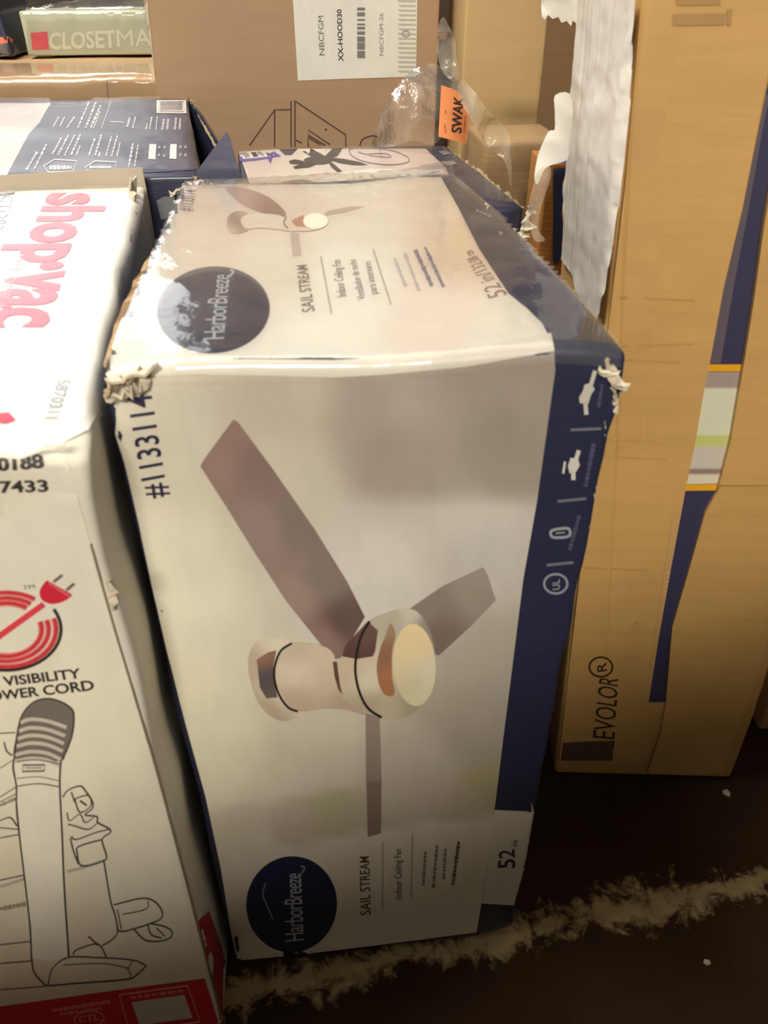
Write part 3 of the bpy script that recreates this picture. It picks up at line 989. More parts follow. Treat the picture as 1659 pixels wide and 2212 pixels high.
for pts, wd in (([(85, 640), (78, 700), (98, 810), (100, 960), (140, 1300), (175, 1600), (188, 1830)], 3.2), ([(358, 660), (352, 800), (366, 1100), (378, 1400), (405, 1810)], 3.2),
                ([(85, 640), (105, 480), (135, 380), (200, 310), (280, 290), (360, 310), (420, 350), (435, 400), (425, 500), (390, 600), (358, 660)], 3.2),
                ([(100, 660), (220, 650), (355, 675)], 2), ([(100, 760), (230, 750), (352, 775)], 1.6), ([(104, 805), (230, 790), (355, 810)], 2.2),
                ([(188, 1830), (200, 1900), (250, 1960), (285, 1980), (420, 1970), (740, 1945), (800, 1920), (860, 1865)], 2.6),
                ([(285, 1970), (310, 1880), (400, 1815), (560, 1815), (780, 1830), (860, 1865)], 2.2), ([(750, 1880), (770, 1920), (760, 1945)], 1.6), ([(780, 1832), (755, 1880)], 1.6),
                ([(370, 1860), (600, 1850), (755, 1878)], 1.4),
                ([(430, 1800), (450, 1770), (560, 1735), (600, 1760), (625, 1815)], 2.4), ([(520, 1690), (580, 1745)], 2.4), ([(600, 1745), (660, 1710), (692, 1660), (675, 1560), (650, 1480), (610, 1240)], 2.6),
                ([(370, 870), (400, 830), (470, 805), (500, 830), (545, 900), (540, 940), (500, 975), (570, 985), (575, 1020), (640, 1055), (648, 1080), (600, 1120), (625, 1210), (610, 1245), (480, 1275), (455, 1200), (465, 1160), (600, 1120)], 2.8),
                ([(440, 880), (520, 860), (535, 920), (470, 960), (440, 880)], 2.4), ([(470, 890), (510, 920)], 3), ([(420, 840), (440, 900)], 2.2), ([(400, 1030), (440, 1040), (520, 1060), (575, 1020)], 2.2), ([(420, 1100), (450, 1120), (560, 1080), (640, 1060)], 2.2),
                ([(415, 1110), (430, 1180), (460, 1260)], 2.6), ([(395, 960), (410, 1010), (470, 970), (500, 1020), (550, 990)], 2),
                ([(670, 1505), (850, 1465), (935, 1510), (952, 1580), (870, 1620), (735, 1660), (695, 1655)], 2.6), ([(690, 1530), (715, 1650)], 1.8), ([(720, 1560), (860, 1530), (870, 1480)], 1.8),
                ([(790, 1650), (850, 1710), (930, 1720), (1000, 1700), (1010, 1660), (960, 1630), (880, 1615)], 2.6), ([(870, 1620), (890, 1680), (950, 1700)], 2.4), ([(920, 1640), (970, 1690)], 2),
                ([(0, 495), (90, 490)], 2), ([(25, 545), (40, 600), (75, 625)], 2.2), ([(0, 700), (80, 650)], 1.8), ([(0, 870), (95, 810)], 2), ([(0, 900), (95, 850)], 1.8),
                ([(0, 1010), (60, 990), (100, 1040)], 2.2), ([(0, 1050), (110, 1060)], 1.6), ([(0, 1110), (115, 1090)], 1.8), ([(0, 1360), (140, 1330)], 2),
                ([(0, 1740), (180, 1720)], 1.6), ([(0, 1850), (185, 1835)], 1.8), ([(0, 2005), (270, 1985)], 1.6)):
    drw += stroke(spline(Q2(pts), 4), wd)
polys(vs, drw, 'line_drawing', vf, L1, 0.0016, P_MATTE, 0)
polys(vs, stroke(Q2([(135, 680), (265, 680), (262, 715), (135, 718)]), 4, True)+stroke(Q2([(150, 697), (250, 697)]), 2), 'hose_latch_print', vf, (120, 108, 98), 0.0017)
polys(vs, stroke(Q2([(395, 1310), (480, 1290), (610, 1245)]), 6)+stroke(Q2([(0, 1400), (140, 1355)]), 6), 'line_drawing', vf, (186, 178, 162), 0.0015)
polys(vs, scribble(*Q2([(0, 920), (90, 880)]), 7, 5, .3, 31)+scribble(*Q2([(0, 1530), (150, 1500)]), 8, 7, .3, 32), 'line_drawing', vf, (160, 148, 132), 0.0015)
# red band at the foot of the carton
rb = poly(vs, [(-80, 2184), (0, 2173), (220, 2142), (442, 2112), (470, 2203), (475, 2250), (-80, 2330)], 'red_band', vac, (196, 34, 48), 0.0012)
polys(vs, stroke([(258, 2146), (405, 2126), (432, 2204), (280, 2226)], 3.5, True), 'frame_print', rb, (222, 160, 150), 0.0017)
poly(vs, [(284, 2162), (398, 2146), (416, 2196), (302, 2212)], 'blank_label_print', rb, (196, 190, 172), 0.0017)
polys(vs, scribble((282, 2152), (396, 2137), 7, 9, .3, 41)+scribble((114, 2180), (238, 2160), 10, 12, .15, 42)+scribble((130, 2188), (220, 2175), 7, 9, .2, 43), 'small_print', rb, (220, 110, 112), 0.0017)
polys(vs, stroke(ell(193, 2198, 32, 17, 24, -0.1), 3, True), 'mark_print', rb, (222, 130, 124), 0.0017)
text(vs, 'CTL', [(170, 2206), (216, 2200), (214, 2186), (170, 2192)], 'mark_print', rb, (222, 130, 124), 0.0017, bold=0.02)
polys(vs, stroke(spline([(196, 1172), (206, 1210), (246, 1352), (289, 1496), (340, 1676), (390, 1860), (440, 2052), (476, 2196)], 4), 4), 'edge_crease', vf, (132, 118, 98), 0.0015)
poly(vs, [(426, 1990), (450, 1968), (476, 2040), (503, 2150), (505, 2215), (480, 2212), (446, 2066)], 'red_side_band', vac, (170, 30, 46), 0.0012)
# torn flap at the back and crushed edges
rag(t0+e1*0.01+V((0, 0.0, -0.003)), (0.2, -0.8, 0.6), e1+V((0, 0, 0.02)), 0.12, 0.004, 0.004, 'crushed_edge', vac, M_WHITE, 51, 8, 0.3)
rag(t0+e2*(DV-0.05)+V((-0.01, 0, -0.004)), (0.15, 0.1, 1), e2*-1, 0.05, 0.028, 0.004, 'torn_corner', vac, M_TORN, 52, 8, 0.5)
rag(V((-0.176, 0.497, 0.84)), (0.6, -0.7, 0.2), (0, 0, -1), 0.03, 0.008, 0.003, 'torn_corner', vac, M_TORN, 53, 6, 0.6)
bk = t0+e2*(DV+0.004)
slab([bk+V((0.005, 0, -0.05)), bk+V((0.002, 0.008, 0.024)), bk+e1*0.30+V((0, 0.008, 0.020)), bk+e1*0.52+V((0, 0.008, 0.016)), bk+e1*0.52+V((0, 0, -0.05))], 0.004, 'rear_flap', vac, cardboard('grey_tape_flap', (190, 176, 156), 0.4, 0.9, (1, 1, 5), 0.4, 0.1))
poly(vs, [(-40, 980), (130, 960), (205, 900), (240, 760), (285, 560), (310, 412), (150, 408), (-60, 416)], 'stretch_film', vac, None, 0.0048, FILM_V, 12, wrinkle=0.0015, wscale=8)

# ------------------------------------------------------------------ second ceiling fan carton behind the first
ZF = 0.925
fan2 = thing('ceiling_fan_carton', 'second ceiling fan carton behind the first, with dark five-blade fan picture and purple label', 'box', (0.1, 1.55, 0))
g = [at(905, 305, 2, ZF), at(1135, 446, 2, ZF), at(520, 326, 2, ZF)]
q_fr, q_br, q_bl = at(1133, 446, 2, ZF), at(962, 312, 2, ZF), at(512, 326, 2, ZF)
q_fl = q_fr+(q_bl-q_br)
dn = V((0, 0, -ZF))


def fan2_deform(p, s, t, u):
    p = p.copy()
    if u > 0.9:
        p.z += 0.004*math.sin(math.pi*s)*math.sin(math.pi*t)
    return p


f2 = carton([q_fl+dn, q_fr+dn, q_br+dn, q_bl+dn, q_fl, q_fr, q_br, q_bl], 0.008, M_NAVY, fan2, step=0.03, dent=0.0015, seed=12, deform=fan2_deform)
f2t = poly(f2, [(516, 329), (700, 317), (905, 308), (962, 362), (990, 420), (560, 440), (540, 400)], 'top_panel', fan2,
           idw([(560, 350, (206, 190, 180)), (800, 330, (210, 192, 182)), (620, 385, (214, 204, 186)), (850, 360, (206, 184, 172)), (740, 360, (214, 198, 188))]), 0.0007, P_GLOSS, 14)
f2t['label'] = 'pinkish cream printed top face'
Z2 = lambda pts: [(480+x*0.3376, y*0.3376) for x, y in pts]
DB = (58, 48, 42)
polys(f2, [Z2([(470, 942), (545, 940), (655, 1000), (690, 1010), (600, 1020), (560, 1000)]), Z2([(660, 1000), (715, 945), (775, 942), (735, 1005), (690, 1012)]),
           Z2([(690, 1010), (780, 1020), (880, 1040), (932, 1060), (860, 1062), (760, 1050), (690, 1030)]), Z2([(680, 1045), (705, 1045), (768, 1100), (740, 1108), (700, 1075)]),
           Z2([(640, 1040), (560, 1075), (465, 1085), (455, 1072), (500, 1050), (560, 1040)])], 'fan_blade_print', f2t, DB, 0.0012)
polys(f2, [spline(Z2([(530, 1020), (580, 1005), (660, 1005), (705, 1025), (690, 1045), (630, 1058), (560, 1050), (525, 1035)]), 3, True),
           spline(Z2([(430, 1035), (470, 1025), (530, 1040), (500, 1052), (440, 1052)]), 3, True)], 'fan_motor_print', f2t, (64, 52, 46), 0.0015)
polys(f2, stroke(spline(Z2([(815, 960), (830, 1000), (900, 1035), (1020, 1055), (1130, 1055), (1195, 1035), (1180, 1005), (1100, 970), (1000, 955), (880, 950)]), 4, True), 2.2, True)
      + stroke(spline(Z2([(870, 975), (920, 990), (1000, 985), (1060, 990), (1070, 1010), (940, 1000)])), 1.8)+stroke(Z2([(1010, 965), (1020, 1015)]), 1.8), 'diagram_print', f2t, (128, 112, 106), 0.0013)
pl = poly(f2, Z2([(92, 962), (300, 950), (378, 1005), (120, 1040), (100, 1020)]), 'purple_label', fan2, (74, 56, 158), 0.0016, P_GLOSS)
poly(f2, Z2([(104, 968), (285, 955), (335, 1002), (135, 1024)]), 'label_face', pl, (224, 218, 216), 0.0020, P_GLOSS)
polys(f2, [Z2([(185, 982), (215, 980), (230, 1008), (200, 1011)]), Z2([(270, 962), (285, 960), (325, 998), (310, 1002)])], 'label_print', pl, (46, 42, 50), 0.0024)
polys(f2, scribble(*Z2([(120, 980), (160, 1015)]), 5, 5, .3, 3)+scribble(*Z2([(225, 968), (265, 1002)]), 5, 5, .3, 4)+scribble(*Z2([(140, 975), (175, 1010)]), 4, 5, .3, 5), 'label_print', pl, (140, 134, 138), 0.0024)
poly(f2, spline(Z2([(380, 1175), (440, 1160), (520, 1155), (590, 1170), (640, 1200), (520, 1205), (420, 1195)]), 3, True), 'logo_disc', f2t, (58, 48, 48), 0.0013, P_GLOSS)
ws = poly(f2, Z2([(615, 1160), (760, 1110), (950, 1085), (1200, 1085), (1400, 1090), (1200, 1150), (900, 1190), (640, 1200)]), 'white_strip_print', f2t, (232, 226, 210), 0.0013, P_GLOSS)
polys(f2, scribble(*Z2([(760, 1165), (810, 1190)]), 4, 4, .3, 6)+scribble(*Z2([(880, 1130), (930, 1180)]), 5, 5, .3, 7)+scribble(*Z2([(950, 1125), (1010, 1170)]), 5, 5, .3, 8)
      + scribble(*Z2([(1130, 1125), (1160, 1150)]), 4, 3, .3, 9)+scribble(*Z2([(1180, 1120), (1240, 1145)]), 5, 3, .3, 10)+stroke(Z2([(830, 1100), (860, 1190)]), 1), 'small_print', f2t, (150, 142, 134), 0.0017)
polys(f2, [[(947, 328), (962, 326), (975, 333), (958, 336)], [(952, 350), (980, 348), (988, 356), (962, 358)]], 'feature_icon', f2.o, (128, 122, 124), 0.001)
qe = (q_br-q_fr)
rag(q_fr+V((0.0, 0.0, -0.006)), (0.9, 0.0, 0.35), qe, qe.length*0.98, 0.006, 0.005, 'torn_edge', fan2, M_FLUTE, 61, 40, 0.35)
rag(q_fr+V((-0.01, -0.004, -0.07)), (0.5, -0.8, 0.1), (0.2, -0.1, 1), 0.075, 0.016, 0.008, 'torn_corner', fan2, M_TORN, 62, 14, 0.8)
rag(q_fr+V((-0.05, -0.006, -0.05)), (0.2, -0.8, 0.5), (1, -0.1, 0.2), 0.05, 0.010, 0.006, 'torn_corner', fan2, M_TORN, 63, 10, 0.8)
poly(f2, [(516, 329), (700, 317), (905, 306), (962, 312), (1050, 380), (1130, 446), (980, 420), (560, 430)], 'stretch_film', fan2, None, 0.003, FILM_V, 10, wrinkle=0.002, wscale=12)

# ------------------------------------------------------------------ navy carton with an open flap, behind the vacuum carton
ZN = 0.972
nav = thing('navy_carton', 'dark navy fan carton with open side flap and barcode, behind the white vacuum carton', 'box', (-0.4, 1.7, 0))
n_fr, n_br = at(431, 377, 2, ZN), at(404, 211, 2, ZN)
n_fl, n_bl = at(-90, 392, 2, ZN), at(-130, 218, 2, ZN)
dn = V((0, 0, -ZN))
ns = carton([n_fl+dn, n_fr+dn, n_br+dn, n_bl+dn, n_fl, n_fr, n_br, n_bl], 0.009, M_NAVY, nav, step=0.035, dent=0.002, seed=17)
nt = poly(ns, [(-60, 218), (0, 216), (118, 214), (100, 240), (86, 266), (62, 292), (15, 381), (-60, 388)], 'white_panel', nav, (214, 204, 196), 0.0014, P_TOP, 14)
nt['label'] = 'pale printed end of the top face'
poly(ns, [(118, 213), (400, 212), (412, 270), (428, 368), (330, 374), (15, 382), (62, 292), (86, 266), (100, 240)], 'top_panel', nav, (52, 54, 80), 0.0010, P_NAVY, 14)
Z1 = lambda pts: [(x*0.3376, y*0.3376) for x, y in pts]
lines = []
sd = 70
for (a, b, wd) in (((570, 660), (500, 825), 4), ((615, 660), (550, 825), 4), ((645, 680), (580, 830), 4), ((640, 720), (600, 830), 3.5), ((378, 755), (340, 820), 3.5), ((415, 755), (385, 815), 3), ((478, 755), (430, 825), 4),
                   ((395, 890), (335, 1000), 4), ((440, 870), (375, 1000), 4), ((480, 870), (415, 1005), 3.5), ((515, 870), (455, 1005), 3.5), ((515, 940), (490, 1005), 3.5), ((300, 930), (220, 1095), 4), ((240, 980), (170, 1100), 5),
                   ((608, 895), (570, 1005), 4), ((650, 870), (610, 1005), 4), ((640, 980), (635, 1010), 4), ((715, 880), (680, 1005), 3.5), ((752, 875), (715, 1010), 3.5), ((770, 920), (750, 1010), 3.5), ((852, 925), (825, 1078), 5), ((885, 935), (862, 1075), 3.5),
                   ((832, 760), (815, 820), 4), ((868, 755), (850, 828), 4), ((945, 795), (935, 835), 3), ((972, 755), (958, 838), 4), ((1050, 770), (1038, 838), 4.5), ((1078, 768), (1070, 838), 4), ((1128, 762), (1120, 838), 4.5), ((1155, 765), (1150, 838), 4), ((705, 785), (795, 790), 2.5)):
    lines += scribble(*Z1([a, b]), wd, 8, 0.25, sd)
    sd += 1
polys(ns, lines, 'small_print', nav, (196, 194, 196), 0.0022, P_NAVY, 0)
polys(ns, stroke(spline(Z1([(708, 655), (690, 720), (650, 830)])), 1.6)+stroke(Z1([(1008, 750), (998, 840)]), 2), 'rule_line', nav, (196, 194, 192), 0.0022)
polys(ns, stroke(Z1([(282, 1070), (350, 1028), (495, 1038), (468, 1105), (310, 1110)]), 2.2, True)+stroke(Z1([(545, 1080), (610, 1038), (745, 1045), (738, 1095), (560, 1100)]), 2.2, True)
      + scribble(*Z1([(320, 1080), (460, 1080)]), 8, 9, .3, 5)+scribble(*Z1([(575, 1078), (715, 1078)]), 5, 9, .3, 6), 'house_icon', nav, (206, 202, 198), 0.0022)
bl = poly(ns, Z1([(1003, 648), (1188, 646), (1192, 732), (1003, 730)]), 'barcode_label', nav, (226, 222, 216), 0.0022, P_NAVY)
polys(ns, [s for k in range(7) for s in stroke(Z1([(1025, 664+k*8), (1168, 662+k*8)]), 1.4)]+stroke(Z1([(1018, 658), (1175, 656), (1178, 722), (1018, 722)]), 1.2, True), 'barcode_bars', bl, (136, 124, 130), 0.0028)
polys(ns, [Z1([(958, 930), (1002, 930), (996, 1028), (950, 1026)]), Z1([(1090, 930), (1132, 930), (1130, 1026), (1086, 1024)])], 'checkbox_print', nav, (214, 212, 210), 0.0022)
polys(ns, [[(x*0.3376-2.5, y*0.3376-3), (x*0.3376+2.5, y*0.3376-3), (x*0.3376+2.5, y*0.3376+3), (x*0.3376-2.5, y*0.3376+3)] for x, y in ((1020, 950), (1055, 950), (1018, 1000), (1052, 1005), (1155, 948), (1188, 948), (1155, 998), (1188, 1000))],
      'checkbox_print', nav, (150, 150, 158), 0.0022)
poly(ns, [(338, 434), (352, 425), (378, 423), (372, 472), (348, 474)], 'front_label', nav, (120, 118, 120), 0.001)
poly(ns, [(-50, 218), (400, 212), (428, 372), (15, 382), (-50, 386)], 'stretch_film', nav, None, 0.0045, FILM_V, 9, wrinkle=0.003, wscale=9)
# flaps
fl = slab([at(424, 372, 1, 1.262), at(489, 284, 1, 1.262), at(497, 300, 1, 1.262), at(510, 350, 1, 1.262), at(527, 398, 1, 1.262), at(432, 440, 1, 1.262)], 0.004, 'open_flap', nav,
          cardboard('scuffed_navy_board', (92, 92, 114), 0.5, 0.6, (6, 6, 14), 0.2, 0.2))
fl['label'] = 'scuffed dark flap standing open'
p0, p1 = n_br+V((0.004, -0.02, 0.0)), n_fr+V((0.004, 0.02, 0.0))
slab([p0, p0.lerp(p1, 0.35)+V((0.022, 0, 0.004)), p0.lerp(p1, 0.7)+V((0.040, 0, -0.004)), p1+V((0.045, 0.02, -0.03)), p1+V((0, 0.02, -0.16)), p0+V((0, 0, -0.16))], 0.004, 'side_flap', nav, M_NAVY)
rag(p0+V((0.004, 0, 0.0)), (0.5, -0.1, 0.8), (p1+V((0.045, 0.02, -0.03))-p0), (p1+V((0.045, 0.02, -0.03))-p0).length*0.95, 0.006, 0.005, 'torn_edge', nav, M_FLUTE, 71, 30, 0.25)
rag(n_fr+V((-0.05, -0.004, -0.03)), (0.3, -0.7, 0.5), (1, 0, 0.3), 0.06, 0.012, 0.006, 'torn_corner', nav, M_TORN, 72, 12, 0.7)
rag(n_fr+V((-0.02, -0.004, -0.07)), (0.3, -0.8, 0.1), (0.2, 0, 1), 0.07, 0.012, 0.006, 'torn_corner', nav, M_FLUTE, 73, 12, 0.7)

# ------------------------------------------------------------------ back row
YC = 2.20
a0, a1 = at(313, 0, 1, YC), at(945, 0, 1, YC)
hood = thing('range_hood_carton', 'large brown carton at back centre with white shipping label and line drawing', 'box', (0, YC+0.15, 0))
hs = carton(box8(a0.x-0.004, a1.x+0.006, YC, YC+0.24, 0, 1.75), 0.006, M_KRAFT_RED, hood, step=0.05, dent=0.0015, seed=23)
poly(hs, [(308, -4), (318, -4), (341, 214), (331, 214)], 'pale_edge_strip', hood, (196, 178, 156), 0.001)
lb = poly(hs, Z2([(452, -8), (1248, -8), (1240, 490), (760, 505), (484, 516)]), 'shipping_label', hood, (226, 222, 208), 0.0008)
lb['label'] = 'white shipping label'
IK = (108, 100, 92)
text(hs, 'NBCFGM', Z2([(655, 352), (645, 100), (612, 102), (620, 354)]), 'label_lettering', lb, IK, 0.0013, space=1.0)
text(hs, 'XX-HOOD30', Z2([(775, 392), (763, 58), (732, 60), (742, 392)]), 'label_lettering', lb, (62, 56, 54), 0.0013, bold=0.02)
text(hs, 'NBCFGM-26', Z2([(1032, 355), (1030, 82), (1004, 84), (1006, 356)]), 'label_lettering', lb, (140, 132, 122), 0.0013)
rb_ = random.Random(4)
bars, y = [], 48
while y < 395:
    hgt = 4+rb_.random()*9
    if rb_.random() < 0.62:
        bars.append(Z2([(862, y), (912, y), (914, y+hgt), (864, y+hgt)]))
    y += hgt
polys(hs, bars, 'label_barcode', lb, (120, 116, 112), 0.0013)
polys(hs, [Z2([(1120+6*rb_.random(), y), (1240, y+2), (1240, y+13), (1130+10*rb_.random(), y+12)]) for y in range(0, 480, 30)], 'label_barcode', lb, (186, 178, 164), 0.0013)
polys(hs, stroke(ell(480+1175*0.3376, 215*0.3376, 8, 6, 16), 3, True), 'label_barcode', lb, (160, 152, 140), 0.0014)
dl = []
for pts in ([(175, 930), (335, 703), (440, 700)], [(335, 703), (335, 940)], [(440, 940), (440, 645), (465, 645), (465, 940)], [(465, 645), (790, 862), (790, 940)], [(550, 940), (550, 830), (690, 925)], [(470, 895), (510, 915)],
            [(553, 880), (630, 925)], [(553, 865), (660, 930)]):
    dl += stroke(Z2(pts), 2.6)
dl += stroke(Z2(spline([(880, 930), (900, 890), (960, 868), (1000, 880)])), 2.8)+[ell(480+663*0.3376, 828*0.3376, 2.4, 2.4, 10)]
polys(hs, dl, 'line_drawing', hood, (76, 54, 46), 0.001, None, 0)

# low brown carton at the far left, and what stands on it
YL = 2.33
low = thing('brown_carton', 'low brown carton at back left, film wrapped, under the green box', 'box', (-0.75, YL+0.5, 0))
zl = at(160, 170, 1, YL).z
ls = carton(box8(-1.25, a0.x-0.016, YL, YL+1.9, 0, zl), 0.012, M_KRAFT, low, step=0.05, dent=0.002, seed=29)
polys(ls, stroke([(231, 176), (234, 214)], 1.6), 'board_seam', low, (110, 84, 60), 0.001)
poly(ls, [(-10, 140), (320, 140), (330, 172), (334, 212), (-10, 214)], 'stretch_film', low, None, 0.004, FILM, 8, wrinkle=0.003, wscale=16)
poly(ls, [(180, 145), (324, 148), (330, 172), (240, 172), (182, 158)], 'packing_tape', low, None, 0.002, FILM_T, 10)

zl += 0.007
p = at(61, 121, 2, zl)
yg = p.y
gr = thing('green_carton', 'flat sage green carton with red square, wrapped in film on the brown carton', 'box', (p.x+0.25, yg+0.15, zl))
zg = at(60, 24, 1, yg).z
xg1 = at(330, 100, 1, yg).x
gs = carton([(p.x, yg, zl), (xg1, yg, zl), (xg1, yg+1.2, zl), (p.x, yg+1.2, zl), (p.x, yg, zg), (xg1, yg, zg), (xg1, yg+1.2, zg), (p.x, yg+1.2, zg)], 0.006, M_GREEN, gr, step=0.04, dent=0.001, seed=31)
poly(gs, [(66, 71), (102, 68), (106, 107), (70, 108)], 'red_square', gr, (214, 72, 82), 0.001, P_GLOSS)
text(gs, 'CLOSET', [(106, 106), (252, 101), (248, 64), (106, 70)], 'brand_lettering', gr, (216, 212, 188), 0.001, P_GLOSS, bold=0.03)
text(gs, 'MAID', [(254, 101), (378, 97), (374, 61), (251, 64)], 'brand_lettering', gr, (216, 212, 188), 0.001, P_GLOSS, bold=0.0)
poly(gs, [(34, -4), (360, -4), (360, 12), (170, 16), (50, 20)], 'top_panel', gr, idw([(60, 8, (200, 192, 172)), (110, 4, (150, 136, 120)), (170, 6, (122, 112, 104)), (240, 4, (112, 104, 98)), (300, 6, (176, 166, 150))]), 0.001, P_GLOSS, 8)
poly(gs, [(47, 2), (330, 0), (330, 112), (62, 120), (54, 60)], 'stretch_film', gr, None, 0.004, FILM, 7, wrinkle=0.006, wscale=16)

px_ = at(27, 100, 1, yg-0.02)
nb = thing('dark_package', 'dark navy package at the top left corner beside the green box', 'package', (px_.x-0.15, yg+0.1, zl))
nbs = carton([(px_.x-0.42, yg-0.03, zl), (px_.x, yg-0.03, zl), (px_.x, yg+0.3, zl), (px_.x-0.42, yg+0.3, zl),
              (px_.x-0.44, yg-0.02, zl+0.26), (px_.x-0.03, yg-0.02, zl+0.26), (px_.x-0.03, yg+0.3, zl+0.26), (px_.x-0.44, yg+0.3, zl+0.26)], 0.01, M_NAVY, nb, step=0.04, dent=0.003, seed=33)
poly(nbs, [(-10, 82), (16, 78), (29, 86), (26, 92), (-10, 96)], 'orange_print', nb, (224, 120, 88), 0.001, P_GLOSS)
poly(nbs, [(-10, 96), (28, 92), (44, 112), (20, 118), (-10, 132)], 'grey_print', nb, (104, 96, 96), 0.001, P_GLOSS)
poly(nbs, [(18, 130), (40, 118), (30, 128)], 'orange_print', nb, (224, 120, 88), 0.001, P_GLOSS)

# brown carton in the shade between, and the one right of centre
YB = 2.7
b1, b2 = at(930, 100, 1, YB), at(1010, 100, 1, YB)
shd = thing('brown_carton', 'shaded brown carton seen only in the gap right of the labelled carton', 'box', (0.45, YB+0.1, 0))
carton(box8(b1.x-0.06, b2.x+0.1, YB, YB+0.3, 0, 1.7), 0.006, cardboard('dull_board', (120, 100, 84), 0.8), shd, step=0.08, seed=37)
YG = 2.42
g1, g2 = at(1120, 100, 1, YG), at(1300, 100, 1, YG)
gc = thing('brown_carton', 'dark brown carton in the gap between the tan carton and the film wrapped tall carton', 'box', ((g1.x+g2.x)/2, YG+0.1, 0))
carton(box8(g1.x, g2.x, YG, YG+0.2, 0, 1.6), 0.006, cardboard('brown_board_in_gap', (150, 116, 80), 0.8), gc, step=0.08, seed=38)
YR = 2.06
r0, r1 = at(1003, 60, 1, YR), at(1182, 60, 1, YR)
rc = thing('brown_carton', 'plain tan carton with tape at its right edge, right of the labelled carton', 'box', ((r0.x+r1.x)/2, YR+0.15, 0))
rs = carton([(r0.x+0.012, YR, 0), (r1.x, YR, 0), (r1.x, YR+0.22, 0), (r0.x+0.012, YR+0.22, 0), (r0.x-0.004, YR, 1.75), (r1.x, YR, 1.75), (r1.x, YR+0.22, 1.75), (r0.x-0.004, YR+0.22, 1.75)],
            0.006, cardboard('tan_board', (196, 164, 112), 0.7, 0.95, (1, 1, 6), 0.0, 0.06), rc, step=0.05, dent=0.0015, seed=41)
poly(rs, [(1164, 125), (1180, 120), (1180, 300), (1150, 290)], 'packing_tape', rc, None, 0.002, FILM_T, 10, wrinkle=0.004)
YS = 1.78
s0, s1 = at(1108, 300, 1, YS), at(1222, 300, 1, YS)
zs = at(1150, 303, 1, YS).z
sm = thing('small_brown_carton', 'small taped brown carton standing in front of the plain tan carton', 'box', ((s0.x+s1.x)/2, YS+0.1, 0))
ss = carton(box8(at(1040, 400, 1, YS).x, s1.x, YS, YS+0.2, 0, zs), 0.012, cardboard('taped_board', (178, 146, 104), 0.55, 0.85, (1, 1, 14), 0.4), sm, step=0.04, dent=0.002, seed=43)
poly(ss, [(1105, 300), (1200, 298), (1205, 318), (1106, 322)], 'packing_tape', sm, None, 0.002, FILM_T, 8, wrinkle=0.004)
poly(ss, [(1148, 320), (1166, 320), (1150, 420), (1132, 440)], 'packing_tape', sm, None, 0.0025, FILM_T, 8, wrinkle=0.004)
YO = 1.46
o0, o1 = at(1196, 450, 1, YO), at(1250, 450, 1, YO)
bo = thing('blue_orange_carton', 'narrow blue and orange printed carton edge beside the wrapped tall carton', 'box', ((o0.x+o1.x)/2, YO+0.05, 0))
zo = at(1210, 352, 1, YO).z
os_ = carton(box8(o0.x-0.02, o1.x+0.02, YO, YO+0.12, 0, zo), 0.005, cardboard('orange_board', (186, 128, 62), 0.6), bo, step=0.04, dent=0.001, seed=47)
poly(os_, spline([(1197, 352), (1230, 352), (1224, 380), (1212, 395), (1224, 412), (1222, 440), (1211, 460), (1222, 500), (1212, 520), (1214, 545), (1206, 566), (1194, 562), (1195, 480)], 3, True), 'blue_print', bo, (52, 66, 106), 0.001)

# ------------------------------------------------------------------ tall carton at the right with a gap between its flaps
tall = thing('tall_carton', 'tall golden brown carton at the right, film wrapped, navy packages showing between flaps', 'box', (0.6, 1.0, 0))
ZT, LEAN = 1.25, -0.074
fl_, fr_ = V((0.408, 0.866, 0)), V((0.736, 0.823, 0))
ed = (fr_-fl_).normalized()
dp = V((-ed.y, ed.x, 0))
D = 0.33
tp = V((LEAN, 0, ZT))
TC = [fl_, fr_, fr_+dp*D, fl_+dp*D, fl_+tp, fr_+tp+V((0.022, 0, 0)), fr_+dp*D+tp+V((0.022, 0, 0)), fl_+dp*D+tp]
ts = carton(TC, 0.010, M_KRAFT_GOLD, tall, step=0.035, dent=0.0016, seed=53)
# packages in the gap
gapL = [(1680, 60), (1650, 200), (1640, 250), (1600, 450), (1560, 620), (1530, 785), (1520, 830), (1500, 950), (1478, 1058), (1450, 1210), (1420, 1380), (1398, 1516)]
gapR = [(1436, 1516), (1450, 1350), (1482, 1240), (1520, 1105), (1545, 1058), (1575, 940), (1590, 850), (1600, 790), (1622, 650), (1645, 480), (1660, 390), (1700, 200)]
NV = (58, 56, 84)


def on(pts, off=0.0012):
    return [ts.hit(x, y, off)[0] for x, y in pts]


gp = poly(ts, gapL+gapR, 'navy_package', tall, NV, 0.0010, P_GLOSS, 14)
gp['label'] = 'navy package seen through the gap between the flaps'
poly(ts, [(1527, 786), (1601, 786), (1598, 801), (1523, 801)], 'yellow_stripe', gp, (232, 168, 30), 0.0016, P_GLOSS)
poly(ts, [(1480, 1046), (1549, 1044), (1545, 1058), (1477, 1059)], 'yellow_stripe', gp, (232, 168, 30), 0.0016, P_GLOSS)
ge = poly(ts, [(1652, 200), (1662, 210), (1650, 260), (1618, 440), (1584, 620), (1556, 784), (1531, 785), (1561, 620), (1601, 450), (1641, 250)], 'painted_sheen', gp, (98, 88, 96), 0.0014, P_GLOSS, 12)  # lighter strip: reflection on the navy package put into the colour
wl = poly(ts, [(1523, 802), (1598, 802), (1590, 850), (1575, 940), (1549, 1043), (1480, 1045), (1500, 950), (1516, 850)], 'package_label', gp,
          lambda x, y: (168, 150, 140) if y < 836 else ((216, 214, 186) if y < 938 else ((196, 200, 120) if y < 962 else ((206, 194, 178) if y < 1012 else ((150, 128, 112) if y < 1022 else (222, 210, 186))))),
          0.0016, P_GLOSS, 6)
wl['label'] = 'cream label with yellow green stripe'


